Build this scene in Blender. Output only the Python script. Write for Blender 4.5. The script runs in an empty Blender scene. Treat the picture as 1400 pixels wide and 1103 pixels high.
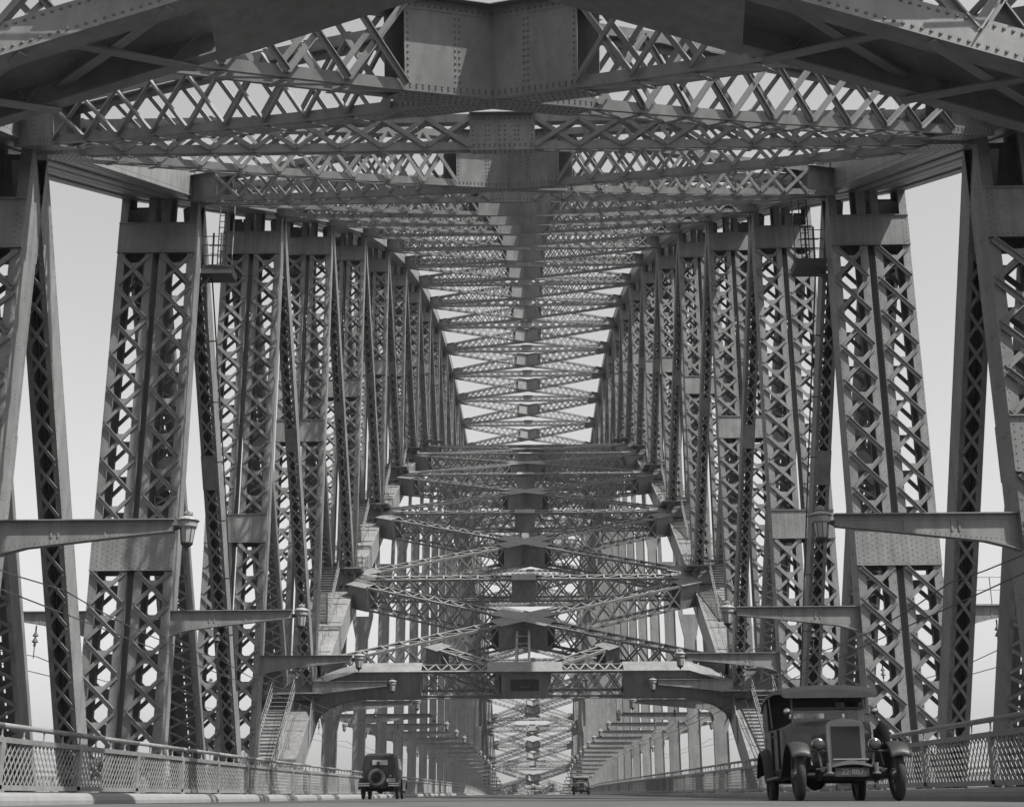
import bpy, math, random
from mathutils import Vector, Matrix
random.seed(7)
scn = bpy.context.scene
V = Vector
PI = math.pi

# ------------------------------------------------------------------ camera
CAMX = 0.787
th, ps, ro = 0.3000611, 0.0155956, -0.0043871
F = V((-math.sin(ps)*math.cos(th), math.cos(ps)*math.cos(th), math.sin(th)))
R = V((math.cos(ps), math.sin(ps), 0.0))
U = R.cross(F)
R2 = R*math.cos(ro) + U*math.sin(ro)
U2 = -R*math.sin(ro) + U*math.cos(ro)
cam = bpy.data.cameras.new('camera')
cam.sensor_width = 36.0
cam.lens = 1857.12/1400*36
cam.clip_start = 0.05
cam.clip_end = 20000
co = bpy.data.objects.new('camera', cam)
co.matrix_world = Matrix(((R2.x, U2.x, -F.x, CAMX), (R2.y, U2.y, -F.y, 0), (R2.z, U2.z, -F.z, 0), (0, 0, 0, 1)))
scn.collection.objects.link(co)
scn.camera = co

# ------------------------------------------------------------------ light
SUN_AZ = math.radians(58)      # from straight behind the camera towards its right
SUN_EL = math.radians(55)
sdir = V((math.sin(SUN_AZ)*math.cos(SUN_EL), -math.cos(SUN_AZ)*math.cos(SUN_EL), math.sin(SUN_EL)))
sun = bpy.data.lights.new('sun', 'SUN')
sun.energy = 5.0
sun.angle = math.radians(0.53)
sun.color = (1.0, 0.985, 0.96)
so = bpy.data.objects.new('sun', sun)
so.rotation_euler = sdir.to_track_quat('Z', 'Y').to_euler()
so.location = (60, -60, 120)
scn.collection.objects.link(so)

world = bpy.data.worlds.new('World')
scn.world = world
world.use_nodes = True
nt = world.node_tree
nt.nodes.clear()
sky = nt.nodes.new('ShaderNodeTexSky')
sky.sky_type = 'NISHITA'
sky.sun_disc = False
sky.sun_elevation = SUN_EL
sky.sun_rotation = math.atan2(sdir.x, sdir.y)
sky.air_density = 1.0
sky.dust_density = 2.5
sky.ozone_density = 1.0
# plates of the time saw mostly blue light: the sky's blue channel is its grey value
bw = nt.nodes.new('ShaderNodeSeparateColor')
bg = nt.nodes.new('ShaderNodeBackground')
bg.inputs['Strength'].default_value = 0.106
wo = nt.nodes.new('ShaderNodeOutputWorld')
nt.links.new(sky.outputs[0], bw.inputs[0])
nt.links.new(bw.outputs[2], bg.inputs['Color'])
nt.links.new(bg.outputs[0], wo.inputs[0])

scn.view_settings.view_transform = 'Standard'
scn.view_settings.look = 'None'
scn.view_settings.exposure = 0.68
scn.view_settings.gamma = 1.0
scn.view_settings.use_curve_mapping = False

# ------------------------------------------------------------------ materials (the photograph is black and white)
def mat(name, g, rough=0.6, metal=0.0, var=0.0, scale=1.0, streak=0.0, bump=0.0, bscale=30.0, spec=0.4, piece=0.0, rust=0.0):
    m = bpy.data.materials.new(name)
    m.use_nodes = True
    t = m.node_tree
    b = t.nodes['Principled BSDF']
    b.inputs['Roughness'].default_value = rough
    b.inputs['Metallic'].default_value = metal
    b.inputs['Specular IOR Level'].default_value = spec
    b.inputs['Base Color'].default_value = (g, g, g, 1)
    tc = t.nodes.new('ShaderNodeTexCoord')
    if var > 0:
        mp = t.nodes.new('ShaderNodeMapping')
        t.links.new(tc.outputs['Object'], mp.inputs[0])
        mp.inputs['Scale'].default_value = (scale, scale, scale)
        n = t.nodes.new('ShaderNodeTexNoise')
        n.inputs['Scale'].default_value = 1.0
        n.inputs['Detail'].default_value = 6
        n.inputs['Roughness'].default_value = 0.65
        t.links.new(mp.outputs[0], n.inputs['Vector'])
        r = t.nodes.new('ShaderNodeMapRange')
        r.inputs['From Min'].default_value = 0.3
        r.inputs['From Max'].default_value = 0.7
        r.inputs['To Min'].default_value = g*(1-var)
        r.inputs['To Max'].default_value = g*(1+var)
        t.links.new(n.outputs['Fac'], r.inputs['Value'])
        src = r.outputs[0]
        if streak > 0:
            mp2 = t.nodes.new('ShaderNodeMapping')
            t.links.new(tc.outputs['Object'], mp2.inputs[0])
            mp2.inputs['Scale'].default_value = (4.0, 4.0, 0.25)
            n2 = t.nodes.new('ShaderNodeTexNoise')
            n2.inputs['Scale'].default_value = 1.0
            n2.inputs['Detail'].default_value = 4
            t.links.new(mp2.outputs[0], n2.inputs['Vector'])
            r2 = t.nodes.new('ShaderNodeMapRange')
            r2.inputs['From Min'].default_value = 0.35
            r2.inputs['From Max'].default_value = 0.7
            r2.inputs['To Min'].default_value = 1.0
            r2.inputs['To Max'].default_value = 1.0-streak
            t.links.new(n2.outputs['Fac'], r2.inputs['Value'])
            mu = t.nodes.new('ShaderNodeMath')
            mu.operation = 'MULTIPLY'
            t.links.new(src, mu.inputs[0])
            t.links.new(r2.outputs[0], mu.inputs[1])
            src = mu.outputs[0]
        if piece > 0:
            # every plate and bar was painted and has weathered separately
            oi = t.nodes.new('ShaderNodeObjectInfo')
            r3 = t.nodes.new('ShaderNodeMapRange')
            r3.inputs['To Min'].default_value = 1-piece
            r3.inputs['To Max'].default_value = 1+piece
            t.links.new(oi.outputs['Random'], r3.inputs['Value'])
            m3 = t.nodes.new('ShaderNodeMath'); m3.operation = 'MULTIPLY'
            t.links.new(src, m3.inputs[0]); t.links.new(r3.outputs[0], m3.inputs[1])
            src = m3.outputs[0]
        if rust > 0:
            n4 = t.nodes.new('ShaderNodeTexNoise')
            n4.inputs['Scale'].default_value = 2.3
            n4.inputs['Detail'].default_value = 8
            n4.inputs['Roughness'].default_value = 0.75
            t.links.new(tc.outputs['Object'], n4.inputs['Vector'])
            r4 = t.nodes.new('ShaderNodeMapRange')
            r4.inputs['From Min'].default_value = 0.56
            r4.inputs['From Max'].default_value = 0.7
            r4.inputs['To Min'].default_value = 1.0
            r4.inputs['To Max'].default_value = 1-rust
            t.links.new(n4.outputs['Fac'], r4.inputs['Value'])
            m4 = t.nodes.new('ShaderNodeMath'); m4.operation = 'MULTIPLY'
            t.links.new(src, m4.inputs[0]); t.links.new(r4.outputs[0], m4.inputs[1])
            src = m4.outputs[0]
        t.links.new(src, b.inputs['Base Color'])
        rr = t.nodes.new('ShaderNodeMapRange')
        rr.inputs['To Min'].default_value = max(0.05, rough-0.12)
        rr.inputs['To Max'].default_value = min(1, rough+0.12)
        t.links.new(n.outputs['Fac'], rr.inputs['Value'])
        t.links.new(rr.outputs[0], b.inputs['Roughness'])
    if bump > 0:
        nb = t.nodes.new('ShaderNodeTexNoise')
        nb.inputs['Scale'].default_value = bscale
        nb.inputs['Detail'].default_value = 5
        t.links.new(tc.outputs['Object'], nb.inputs['Vector'])
        bp = t.nodes.new('ShaderNodeBump')
        bp.inputs['Strength'].default_value = bump
        bp.inputs['Distance'].default_value = 0.02
        t.links.new(nb.outputs['Fac'], bp.inputs['Height'])
        t.links.new(bp.outputs[0], b.inputs['Normal'])
    return m

STEEL = mat('painted_steel', 0.188, 0.5, var=0.2, scale=0.8, streak=0.26, bump=0.15, bscale=6, piece=0.12, rust=0.3)
STEEL_D = mat('painted_steel_weathered', 0.115, 0.55, var=0.16, scale=1.3, streak=0.2)
DARK = mat('dark_steel', 0.045, 0.6, var=0.2, scale=2)
ROAD = mat('road_concrete', 0.068, 0.85, var=0.35, scale=0.6, bump=0.5, bscale=60)
KERB = mat('kerb_concrete', 0.185, 0.85, var=0.12, scale=2.0, bump=0.4, bscale=40)
DECKM = mat('deck_concrete', 0.06, 0.9, var=0.2, scale=0.7)
FENCE = mat('fence_paint', 0.17, 0.5, var=0.2, scale=2.0, piece=.12, rust=.3)
WATER = mat('harbour_water', 0.02, 0.12, var=0.2, scale=0.05, bump=0.5, bscale=0.4)
STONE = mat('granite', 0.27, 0.85, var=0.15, scale=0.5, bump=0.4, bscale=2)
PAINT_CAR = mat('car_paint', 0.02, 0.5, var=0.2, scale=3, spec=0.4)
PAINT_GREY = mat('car_paint_grey', 0.06, 0.42, var=0.15, scale=3, spec=0.6)
PAINT_FAR = mat('car_paint_far', 0.09, 0.4, var=0.1, scale=3)
CANVAS = mat('roof_canvas', 0.14, 0.9, var=0.15, scale=5, bump=0.3, bscale=60)
RUBBER = mat('tyre_rubber', 0.02, 0.8, var=0.2, scale=8)
CHROME = mat('nickel_plate', 0.4, 0.22, metal=1.0)
CHROMED = mat('dull_nickel', 0.16, 0.4, metal=0.7)
BLACK = mat('matt_black', 0.012, 0.9)  # one even near-black tone for chassis, seats, seams and openings
SPOKE = mat('wheel_paint', 0.07, 0.5)
LETTER = mat('plate_letters', 0.13, 0.7)
PLATE = mat('number_plate_black', 0.03, 0.6)
GLASSL = mat('lamp_glass', 0.24, 0.15, spec=0.6)
CAPM = mat('lamp_cap_paint', 0.24, 0.45, var=0.1, scale=5)
SKIN = mat('skin', 0.3, 0.7)
CLOTH = mat('cloth_dark', 0.06, 0.9)
def glass():
    m = bpy.data.materials.new('car_glass')
    m.use_nodes = True
    b = m.node_tree.nodes['Principled BSDF']
    b.inputs['Base Color'].default_value = (.8, .8, .8, 1)
    b.inputs['Roughness'].default_value = 0.03
    b.inputs['Transmission Weight'].default_value = 1.0
    b.inputs['IOR'].default_value = 1.45
    return m
GLASS = glass()
LENS = mat('headlight_lens', 0.03, 0.12, spec=0.5)

# ------------------------------------------------------------------ mesh helpers
COL = scn.collection
class MB:
    def __init__(s):
        s.v = []; s.f = []
    def quad(s, a, b, c, d):
        n = len(s.v); s.v += [tuple(a), tuple(b), tuple(c), tuple(d)]; s.f.append((n, n+1, n+2, n+3))
    def poly(s, pts):
        n = len(s.v); s.v += [tuple(p) for p in pts]; s.f.append(tuple(range(n, n+len(pts))))
    def hexa(s, p):
        # p: 8 points, 0-3 bottom loop, 4-7 top loop
        n = len(s.v); s.v += [tuple(q) for q in p]
        for a in ((3, 2, 1, 0), (4, 5, 6, 7), (0, 1, 5, 4), (1, 2, 6, 5), (2, 3, 7, 6), (3, 0, 4, 7)):
            s.f.append(tuple(n+i for i in a))
    def box(s, x0, x1, y0, y1, z0, z1):
        s.hexa([V((x0, y0, z0)), V((x1, y0, z0)), V((x1, y1, z0)), V((x0, y1, z0)),
                V((x0, y0, z1)), V((x1, y0, z1)), V((x1, y1, z1)), V((x0, y1, z1))])
    def beam(s, p, q, a, b):
        # box from p to q with full cross vectors a and b
        a = a*0.5; b = b*0.5
        s.hexa([p-a-b, p+a-b, p+a+b, p-a+b, q-a-b, q+a-b, q+a+b, q-a+b])
    def bar(s, p, q, n, w, t):
        # flat bar p->q lying in plane with normal n
        d = (q-p).normalized(); c = d.cross(n).normalized()
        s.beam(p, q, c*w, n*t)
    def prism(s, pts, ext):
        n = len(s.v); k = len(pts)
        s.v += [tuple(p) for p in pts] + [tuple(V(p)+ext) for p in pts]
        s.f.append(tuple(range(n+k-1, n-1, -1)))
        s.f.append(tuple(range(n+k, n+2*k)))
        for i in range(k):
            j = (i+1) % k
            s.f.append((n+i, n+j, n+k+j, n+k+i))
    def tube(s, p, q, r0, r1=None, seg=8, caps=True):
        if r1 is None: r1 = r0
        d = (q-p).normalized()
        u = d.orthogonal().normalized(); w = d.cross(u)
        n = len(s.v)
        for c, r in ((p, r0), (q, r1)):
            for i in range(seg):
                an = 2*PI*i/seg
                s.v.append(tuple(c+(u*math.cos(an)+w*math.sin(an))*r))
        for i in range(seg):
            j = (i+1) % seg
            s.f.append((n+i, n+j, n+seg+j, n+seg+i))
        if caps:
            s.f.append(tuple(range(n+seg-1, n-1, -1))); s.f.append(tuple(range(n+seg, n+2*seg)))
    def path(s, pts, r, seg=6):
        for a, b in zip(pts, pts[1:]): s.tube(V(a), V(b), r, r, seg)
    def lathe(s, c, prof, seg=16, axis='z', caps=True):
        n = len(s.v); m = len(prof)
        for r, h in prof:
            for i in range(seg):
                an = 2*PI*i/seg
                if axis == 'z': p = V((r*math.cos(an), r*math.sin(an), h))
                elif axis == 'y': p = V((r*math.cos(an), h, r*math.sin(an)))
                else: p = V((h, r*math.cos(an), r*math.sin(an)))
                s.v.append(tuple(V(c)+p))
        for k in range(m-1):
            for i in range(seg):
                j = (i+1) % seg
                s.f.append((n+k*seg+i, n+k*seg+j, n+(k+1)*seg+j, n+(k+1)*seg+i))
        if not caps: return
        s.f.append(tuple(n+i for i in range(seg-1, -1, -1)))
        s.f.append(tuple(n+(m-1)*seg+i for i in range(seg)))
    def rivet(s, p, n, u, r):
        w = n.cross(u)
        k = len(s.v)
        for rr, h, off in ((r, 0, 0), (r*0.6, r*0.55, 0.5)):
            for i in range(6):
                a = PI/3*(i)
                s.v.append(tuple(p+(u*math.cos(a)+w*math.sin(a))*rr+n*h))
        for i in range(6):
            j = (i+1) % 6
            s.f.append((k+i, k+j, k+6+j, k+6+i))
        s.f.append(tuple(k+6+i for i in range(6)))
    def mesh(s, name, m, smooth=False):
        me = bpy.data.meshes.new(name)
        me.from_pydata(s.v, [], s.f)
        me.materials.append(m)
        if smooth:
            me.polygons.foreach_set('use_smooth', [True]*len(me.polygons))
        me.update()
        return me
    def build(s, name, m, parent=None, smooth=False, kind=None):
        if not s.v: return None
        o = bpy.data.objects.new(name, s.mesh(name, m, smooth))
        COL.objects.link(o)
        if parent is not None: o.parent = parent
        if kind: o['kind'] = kind
        return o

def empty(name, loc=(0, 0, 0), parent=None, rz=0.0):
    o = bpy.data.objects.new(name, None)
    o.empty_display_size = 0.5
    o.location = loc; o.rotation_euler = (0, 0, rz)
    COL.objects.link(o)
    if parent is not None: o.parent = parent
    return o
def tag(o, label=None, cat=None, group=None, kind=None):
    if label: o['label'] = label
    if cat: o['category'] = cat
    if group: o['group'] = group
    if kind: o['kind'] = kind
    return o

_ub = MB(); _ub.box(-.5, .5, -.5, .5, -.5, .5)
_lb = MB()
# a rolled angle of unit length: flat leg and standing leg
_lb.box(-.5, .5, -.5, .5, -.5, .5)
_lb.box(-.5, .5, -.5, -.32, .5, 2.2)
UBAR = _ub.mesh('bar_unit', STEEL); LBAR = _lb.mesh('angle_bar_unit', STEEL)
def bar_obj(name, parent, p, q, n, w, t, me=None):
    d = (q-p); L = d.length; d.normalize()
    c = n.cross(d).normalized()
    o = bpy.data.objects.new(name, me or LBAR)
    c0 = (p+q)*0.5
    m = Matrix(((d.x*L, c.x*w, n.x*t, c0.x), (d.y*L, c.y*w, n.y*t, c0.y), (d.z*L, c.z*w, n.z*t, c0.z), (0, 0, 0, 1)))
    COL.objects.link(o)
    o.parent = parent
    o.matrix_local = m
    return o

# ------------------------------------------------------------------ setting out
P = 17.96
Y0 = 17.165
def YK(k): return Y0 + P*k
XT = 15.0
HW = 1.633           # half width of chords and posts
_tb = [12.3, 18.8, 25.8, 33.55, 41.25, 48.5, 55.0, 60.8, 65.8, 70.0, 73.4, 75.8, 77.4, 78.3, 78.6]
def TB(k):
    k = k if k <= 14 else 28-k
    return _tb[k]
def LC(k): return 61.3 - 107.0*((k-14)/14.0)**2
_rp = [(-80, -2.2), (-20, -0.56), (0, -0.16), (12, 0.09), (20.5, 0.3), (40, 0.66), (56, 0.96), (88, 1.62), (133, 2.6), (190, 3.78), (230, 4.36), (268.6, 4.6)]
def road(y):
    if y > 268.6: y = 537.2-y
    y = max(y, -80)
    for (a, za), (b, zb) in zip(_rp, _rp[1:]):
        if y <= b:
            t = (y-a)/(b-a); return za+(zb-za)*t
    return 4.6
def lerp(a, b, t): return a+(b-a)*t

# ------------------------------------------------------------------ ground, water, deck
def strip(name, prof, m, y0=-70, y1=610, step=6, closed=False, kind='structure', lab=None):
    # prof: list of (x, dz) swept along the road profile
    M = MB(); n = int((y1-y0)/step)
    rows = []
    for i in range(n+1):
        y = y0+(y1-y0)*i/n
        rows.append([V((x, y, road(y)+dz)) for x, dz in prof])
    k = len(prof)
    for r in rows: M.v += [tuple(p) for p in r]
    for i in range(n):
        for j in range(k if closed else k-1):
            a = i*k+j; b = i*k+(j+1) % k
            M.f.append((a, b, b+k, a+k))
    o = M.build(name, m)
    tag(o, kind=kind, label=lab)
    return o
wm = MB(); wm.quad((-6000, -4000, -54), (6000, -4000, -54), (6000, 9000, -54), (-6000, 9000, -54))
tag(wm.build('water', WATER), kind='structure', label='dark harbour water far below the bridge deck')
strip('road', [(-9.0, -.04), (-6, .0), (0, .02), (6, .0), (9.0, -.04)], ROAD, step=3, lab='pale concrete roadway rising to a crest')
for s in (-1, 1):
    pr = [(8.72, -.3), (8.74, .05), (8.78, .13), (8.86, .185), (8.96, .2), (9.62, .2), (9.62, -.3)]
    if s < 0: pr = [(-x, z) for x, z in reversed(pr)]
    strip('kerb', pr, KERB, step=3, lab='concrete kerb on the %s of the road' % ('left' if s < 0 else 'right'))
    pr = [(9.7, -.03), (20.9, -.03)] if s > 0 else [(-20.9, -.03), (-9.7, -.03)]
    strip('rail_deck', pr, DECKM, lab='flat railway deck between kerb and footway')
    pr = [(21.0, .16), (24.4, .16)] if s > 0 else [(-24.4, .16), (-21.0, .16)]
    strip('footpath', pr, KERB, lab='footway along the outer edge of the bridge deck')
slab = strip('deck_slab', [(-24.5, .1), (-24.5, -1.4), (24.5, -1.4), (24.5, .1), (24.4, -.5), (-24.4, -.5)], DECKM, closed=True, step=12, lab='solid bridge deck slab under the road')

# railway tracks
for s in (-1, 1):
    for xc in (11.55, 18.6):
        t = empty('railway_track', (s*xc, 0, 0))
        tag(t, 'steel railway track %s' % {(-1, 11.55): 'between the left fence and the left truss', (-1, 18.6): 'outside the left truss',
            (1, 11.55): 'between the right fence and the right truss', (1, 18.6): 'outside the right truss'}[(s, xc)], 'railway track', 'railway tracks on the deck')
        for g in (-.72, .72):
            M = MB(); prev = None
            y = -60
            while y < 600:
                M.hexa([V((g-.035, y, road(y)+.1)), V((g+.035, y, road(y)+.1)), V((g+.035, y+12, road(y+12)+.1)), V((g-.035, y+12, road(y+12)+.1)),
                        V((g-.035, y, road(y)+.24)), V((g+.035, y, road(y)+.24)), V((g+.035, y+12, road(y+12)+.24)), V((g-.035, y+12, road(y+12)+.24))])
                y += 12
            M.build('rail', DARK, t)
        M = MB(); y = -40
        while y < 590:
            z = road(y); M.box(-1.2, 1.2, y, y+.24, z-.02, z+.1); y += .75
        M.build('sleepers', DECKM, t, kind='stuff')

# ------------------------------------------------------------------ the bridge
bridge = tag(empty('arch_bridge'), 'great grey riveted steel arch bridge rising over the roadway', 'bridge')

def frame_of(Pp, Qq):
    A = (Qq-Pp).normalized()
    X = V((1, 0, 0))
    N = -(A.cross(X)).normalized()      # looks back towards the camera
    return A, X, N

def column(name, Pp, Qq, tmin, ties, near, side, rear=True, D=0.55, pitch=1.42, toptie=None, node=0, closed=False, edges=None):
    """post or diagonal: two latticed half-columns side by side"""
    A, X, N = frame_of(Pp, Qq)
    L = (Qq-Pp).length
    M = MB()
    def pt(u, t, n): return Pp+X*u+A*t+N*n
    edges = edges or ((-HW, -.145), (.145, HW))
    sw = .32 if not closed else .16
    lad = MB(); rv = MB()
    for (u0, u1) in edges:
        for k, u in enumerate((u0, u1)):
            sg = 1 if k == 0 else -1
            M.beam(pt(u+sg*.025, 0, 0), pt(u+sg*.025, L, 0), X*.05, N*(2*D-.06))
            for n in (-1, 1):
                M.beam(pt(u+sg*sw/2, 0, n*(D-.015)), pt(u+sg*sw/2, L, n*(D-.015)), X*sw, N*.03)
                # angle root line
                M.beam(pt(u+sg*(sw-.03), 0, n*(D-.1)), pt(u+sg*(sw-.03), L, n*(D-.1)), X*.03, N*.15)
    part = M.build(name, STEEL, bridge)
    # lattice
    segs = []
    cuts = sorted(ties)
    a = tmin
    for (c0, c1) in cuts:
        if c0 > a: segs.append((a, c0))
        a = max(a, c1)
    if a < L: segs.append((a, L))
    if toptie: segs = [(p, min(q, toptie[0])) for p, q in segs if p < toptie[0]]
    for (s0, s1) in segs:
        nb = max(1, int(round((s1-s0)/pitch)))
        h = (s1-s0)/nb
        for i in range(nb):
            ta, tb = s0+i*h, s0+(i+1)*h
            for (u0, u1) in edges:
                for n in ((1, -1) if rear and not closed else (1,)):
                    o = n*(D+.012)
                    a0, a1 = u0+.1, u1-.1
                    w = .17 if not closed else .1
                    p1, q1 = pt(a0, ta+.06, o), pt(a1, tb-.06, o)
                    p2, q2 = pt(a1, ta+.06, o+n*.05), pt(a0, tb-.06, o+n*.05)
                    if near and n == 1:
                        bar_obj('lattice_bar', part, p1, q1, N, w, .035)
                        bar_obj('lattice_bar', part, p2, q2, N, w, .035)
                        mid = pt((a0+a1)/2, (ta+tb)/2, o-.03)
                        for (du, dt) in ((-.1, 0), (.1, 0), (0, .09), (0, -.09)):
                            rv.rivet(pt((a0+a1)/2+du, (ta+tb)/2+dt, o+.07), N, X, .022)
                        for uu, sg in ((a0, 1), (a1, -1)):
                            for dt in (.14, .24, -.14, -.24):
                                rv.rivet(pt(uu+sg*abs(dt)*.8-sg*.05, (ta if dt > 0 else tb)+dt, o+.07), N, X, .022)
                            rv.rivet(pt(uu-sg*.0, (ta+tb)/2, D+.0), N, X, .022)
                    else:
                        lad.bar(p1, q1, N, w, .035)
                        lad.bar(p2, q2, N, w, .035)
                        if n == 1 and 4 >= node > 0:
                            lad.bar(p1+A*-.07+N*.05, q1+A*-.07+N*.05, A, .08, .02)
                    # crossing gusset
                    g = pt((a0+a1)/2, (ta+tb)/2+.1, o+n*-.02)
                    
                    if not closed: lad.poly([pt((a0+a1)/2-.28, (ta+tb)/2+.3, o+n*.02), pt((a0+a1)/2+.28, (ta+tb)/2+.3, o+n*.02), pt((a0+a1)/2, (ta+tb)/2, o+n*.02)])
    if closed:
        # far side nearly closed by cover plates, with a slotted seam
        for (u0, u1) in edges:
            um = (u0+u1)/2
            for v0, v1 in ((u0+sw-.02, um-.03), (um+.03, u1-sw+.02)):
                M2 = lad
                M2.beam(pt((v0+v1)/2, 0, -D+.03), pt((v0+v1)/2, L, -D+.03), X*(v1-v0), N*.02)
            t = .0
            while t < L:
                lad.beam(pt(um, t, -D+.03), pt(um, min(t+.2, L), -D+.03), X*.08, N*.018); t += .42
    lad.build('lattice', STEEL, part, kind='stuff')
    # tie plates
    tl = list(ties)+([toptie] if toptie else [])
    for (c0, c1) in tl:
        if closed:
            for (u0, u1) in edges:
                T = MB(); T.beam(pt((u0+u1)/2, c0, D+.02), pt((u0+u1)/2, c1, D+.02), X*(u1-u0+.02), N*.035); T.build('tie_plate', STEEL, part)
            continue
        for n in (1, -1):
            T = MB()
            T.beam(pt(0, c0, n*(D+.02)), pt(0, c1, n*(D+.02)), X*(2*HW+.02), N*.035)
            if n == 1:
                T.beam(pt(0, c0+.04, D+.06), pt(0, c0, D+.06), X*(2*HW+.02), N*.08)
                T.beam(pt(0, c1, D+.06), pt(0, c1-.04, D+.06), X*(2*HW+.02), N*.08)
            T.build('tie_plate', STEEL, part)
        if node and node <= 5:
            rr = .024 if node <= 3 else .03
            if toptie and (c0, c1) == toptie:
                us = [-HW+.1, -HW+.22, -.3, -.16, .16, .3, HW-.22, HW-.1]
                st = .13
            else:
                us = [-HW+.09+i*.19 for i in range(18)]
                st = .14
            t = c0+.12; i = 0
            while t < c1-.08:
                for j, u in enumerate(us):
                    if (i+j) % 2 == 0 and u < HW: rv.rivet(pt(u, t, D+.038), N, X, rr)
                t += st*.7; i += 1
            for j in range(22):
                rv.rivet(pt(-HW+.08+j*.15, c0+.09, D+.1), N, X, rr)
    # rivets down the flanges and on the inner web
    if node and node <= 4:
        t = tmin
        ins = -side
        i = 0
        while t < L-.2:
            for u in (-HW+.05, HW-.05, -.145-.05, .145+.05):
                rv.rivet(pt(u, t, D+.002), N, X, .02)
            rv.rivet(pt(ins*(HW+.001), t, D-.12), X*ins, N, .022)
            rv.rivet(pt(ins*(HW+.001), t+.08, -D+.12), X*ins, N, .022)
            t += .3; i += 1
        t = tmin
        while t < L-.3:
            for a_, b_ in ((0, 0), (.1, 0), (.2, 0), (0, -.11), (.1, -.11), (0, .11), (.1, .22), (0, .22)):
                rv.rivet(pt(ins*(HW+.001), t+a_, b_), X*ins, N, .022)
            t += pitch
    rv.build('rivets', STEEL_D, part, kind='stuff')
    return part

for s in (-1, 1):
    for k in range(0, 29):
        y = YK(k)
        if (k <= 4 or k >= 24): zb = LC(k)+.9
        else: zb = LC(k)+.9
        zt = TB(k)+.25
        z0 = max(zb, road(y)-2.2) if zb < road(y) else zb
        mid = (LC(k)+TB(k))/2+1.6
        if k in (2, 26): mid = 10.33
        if k in (3, 25): mid = 15.05
        if k in (7, 21): mid = 48.1
        if k in (1, 27): mid = 9.5
        if k in (0, 28): mid = 6.0
        ties = []
        zb0 = z0 if z0 > zb else zb
        if mid > zb+2: ties.append((mid-.8-zb0, mid+.75-zb0))
        # bottom gusset tie
        if zb > road(y): ties.append((0.0, 1.9))
        tt = (TB(k)-2.78-zb0, TB(k)-1.4-zb0) if k not in (1, 27) else (15.34-zb0, 16.86-zb0)
        ties = [t for t in ties if t[0] >= 0 or t[1] > 0]
        near = k in (1, 2) or (k == 3)
        column('truss_post', V((s*XT, y, zb0)), V((s*XT, y, zt)), 0.02, ties, near and k <= 2 or (k == 3 and s > 0 and False), s,
               rear=True, toptie=tt, node=k if k <= 6 else 0)
    for k in (1, 27):
        M = MB(); M.box(s*XT-HW+.06, s*XT+HW-.06, YK(k)+.42, YK(k)+.46, 16.9, TB(k)-.05)
        M.build('cover_plate', STEEL, bridge)
    # diagonals fall towards midspan
    for k in range(0, 28):
        if k < 14: ka, kb = k, k+1
        else: ka, kb = k+1, k
        top = V((s*XT, YK(ka), TB(ka)+.1)); bot = V((s*XT, YK(kb), LC(kb)+1.0))
        d = (bot-top); 
        # stop the diagonal a little short of both nodes
        L = d.length; d.normalize()
        a = top+d*.5; b = bot-d*1.3
        zr = road(b.y)-2.5
        if b.z < zr:
            b = a+(b-a)*((a.z-zr)/(a.z-b.z))
        L = (b-a).length
        q = L*.5
        ties = [(0.0, 1.2), (q-.7, q+.8)] if k not in (0, 1, 2) else [(0.0, 1.2)]
        if k == 2: ties.append((11.0, 12.6))
        if k == 3: ties[1] = (L*.42, L*.42+1.5)
        part = column('truss_diagonal', b, a, 0.02, [(L-c1, L-c0) for c0, c1 in ties], False, s, rear=True, D=.45, node=0, pitch=.86, closed=True,
                      edges=((-HW, -HW+.72), (.1, HW)) if s > 0 else ((-HW, -.1), (HW-.72, HW)))
        # rivets on the inner web of the near diagonals
        if k <= 2:
            rv = MB(); A, X, N = frame_of(b, a); ins = -s; t = .2
            while t < L-.2:
                p = b+A*t+X*ins*(HW+.001)
                rv.rivet(p+N*.38, X*ins, N, .025); rv.rivet(p-N*.38, X*ins, N, .025)
                t += .3
            rv.build('rivets', STEEL_D, part, kind='stuff')

# chords
def chord(name, k, s, zf, depth, rows):
    a = V((s*XT, YK(k), zf(k))); b = V((s*XT, YK(k+1), zf(k+1)))
    A = (b-a).normalized(); X = V((1, 0, 0)); N = X.cross(A).normalized()
    if N.z < 0: N = -N
    h = depth/2
    M = MB()
    for u in (-HW+.03, -.17, .17, HW-.03):
        M.beam(a+X*u, b+X*u, X*.06, N*(depth-.1))
    M.beam(a+N*(h-.03), b+N*(h-.03), X*(2*HW+.06), N*.05)
    M.beam(a-N*(h-.09), b-N*(h-.09), X*(2*HW-.14), N*.04)
    for u, w in ((-HW+.2, .46), (-.3, .5), (.3, .5), (HW-.2, .46)):
        M.beam(a+X*u-N*(h-.03), b+X*u-N*(h-.03), X*w, N*.06)
    o = M.build(name, STEEL, bridge)
    if rows:
        rv = MB(); L = (b-a).length; t = .15
        while t < L-.1:
            for u in (-HW+.06, -HW+.32, -.44, -.14, .14, .44, HW-.32, HW-.06):
                rv.rivet(a+A*t+X*u-N*h, -N, X, .03)
            ins = -s
            rv.rivet(a+A*t+X*ins*(HW+.001)+N*(h-.18), X*ins, A, .028)
            rv.rivet(a+A*t+X*ins*(HW+.001)-N*(h-.18), X*ins, A, .028)
            t += .2
        rv.build('rivets', STEEL_D, o, kind='stuff')
    return o
TD = 1.3
def tcz(k): return TB(k)+TD/2
gus = []
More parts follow.
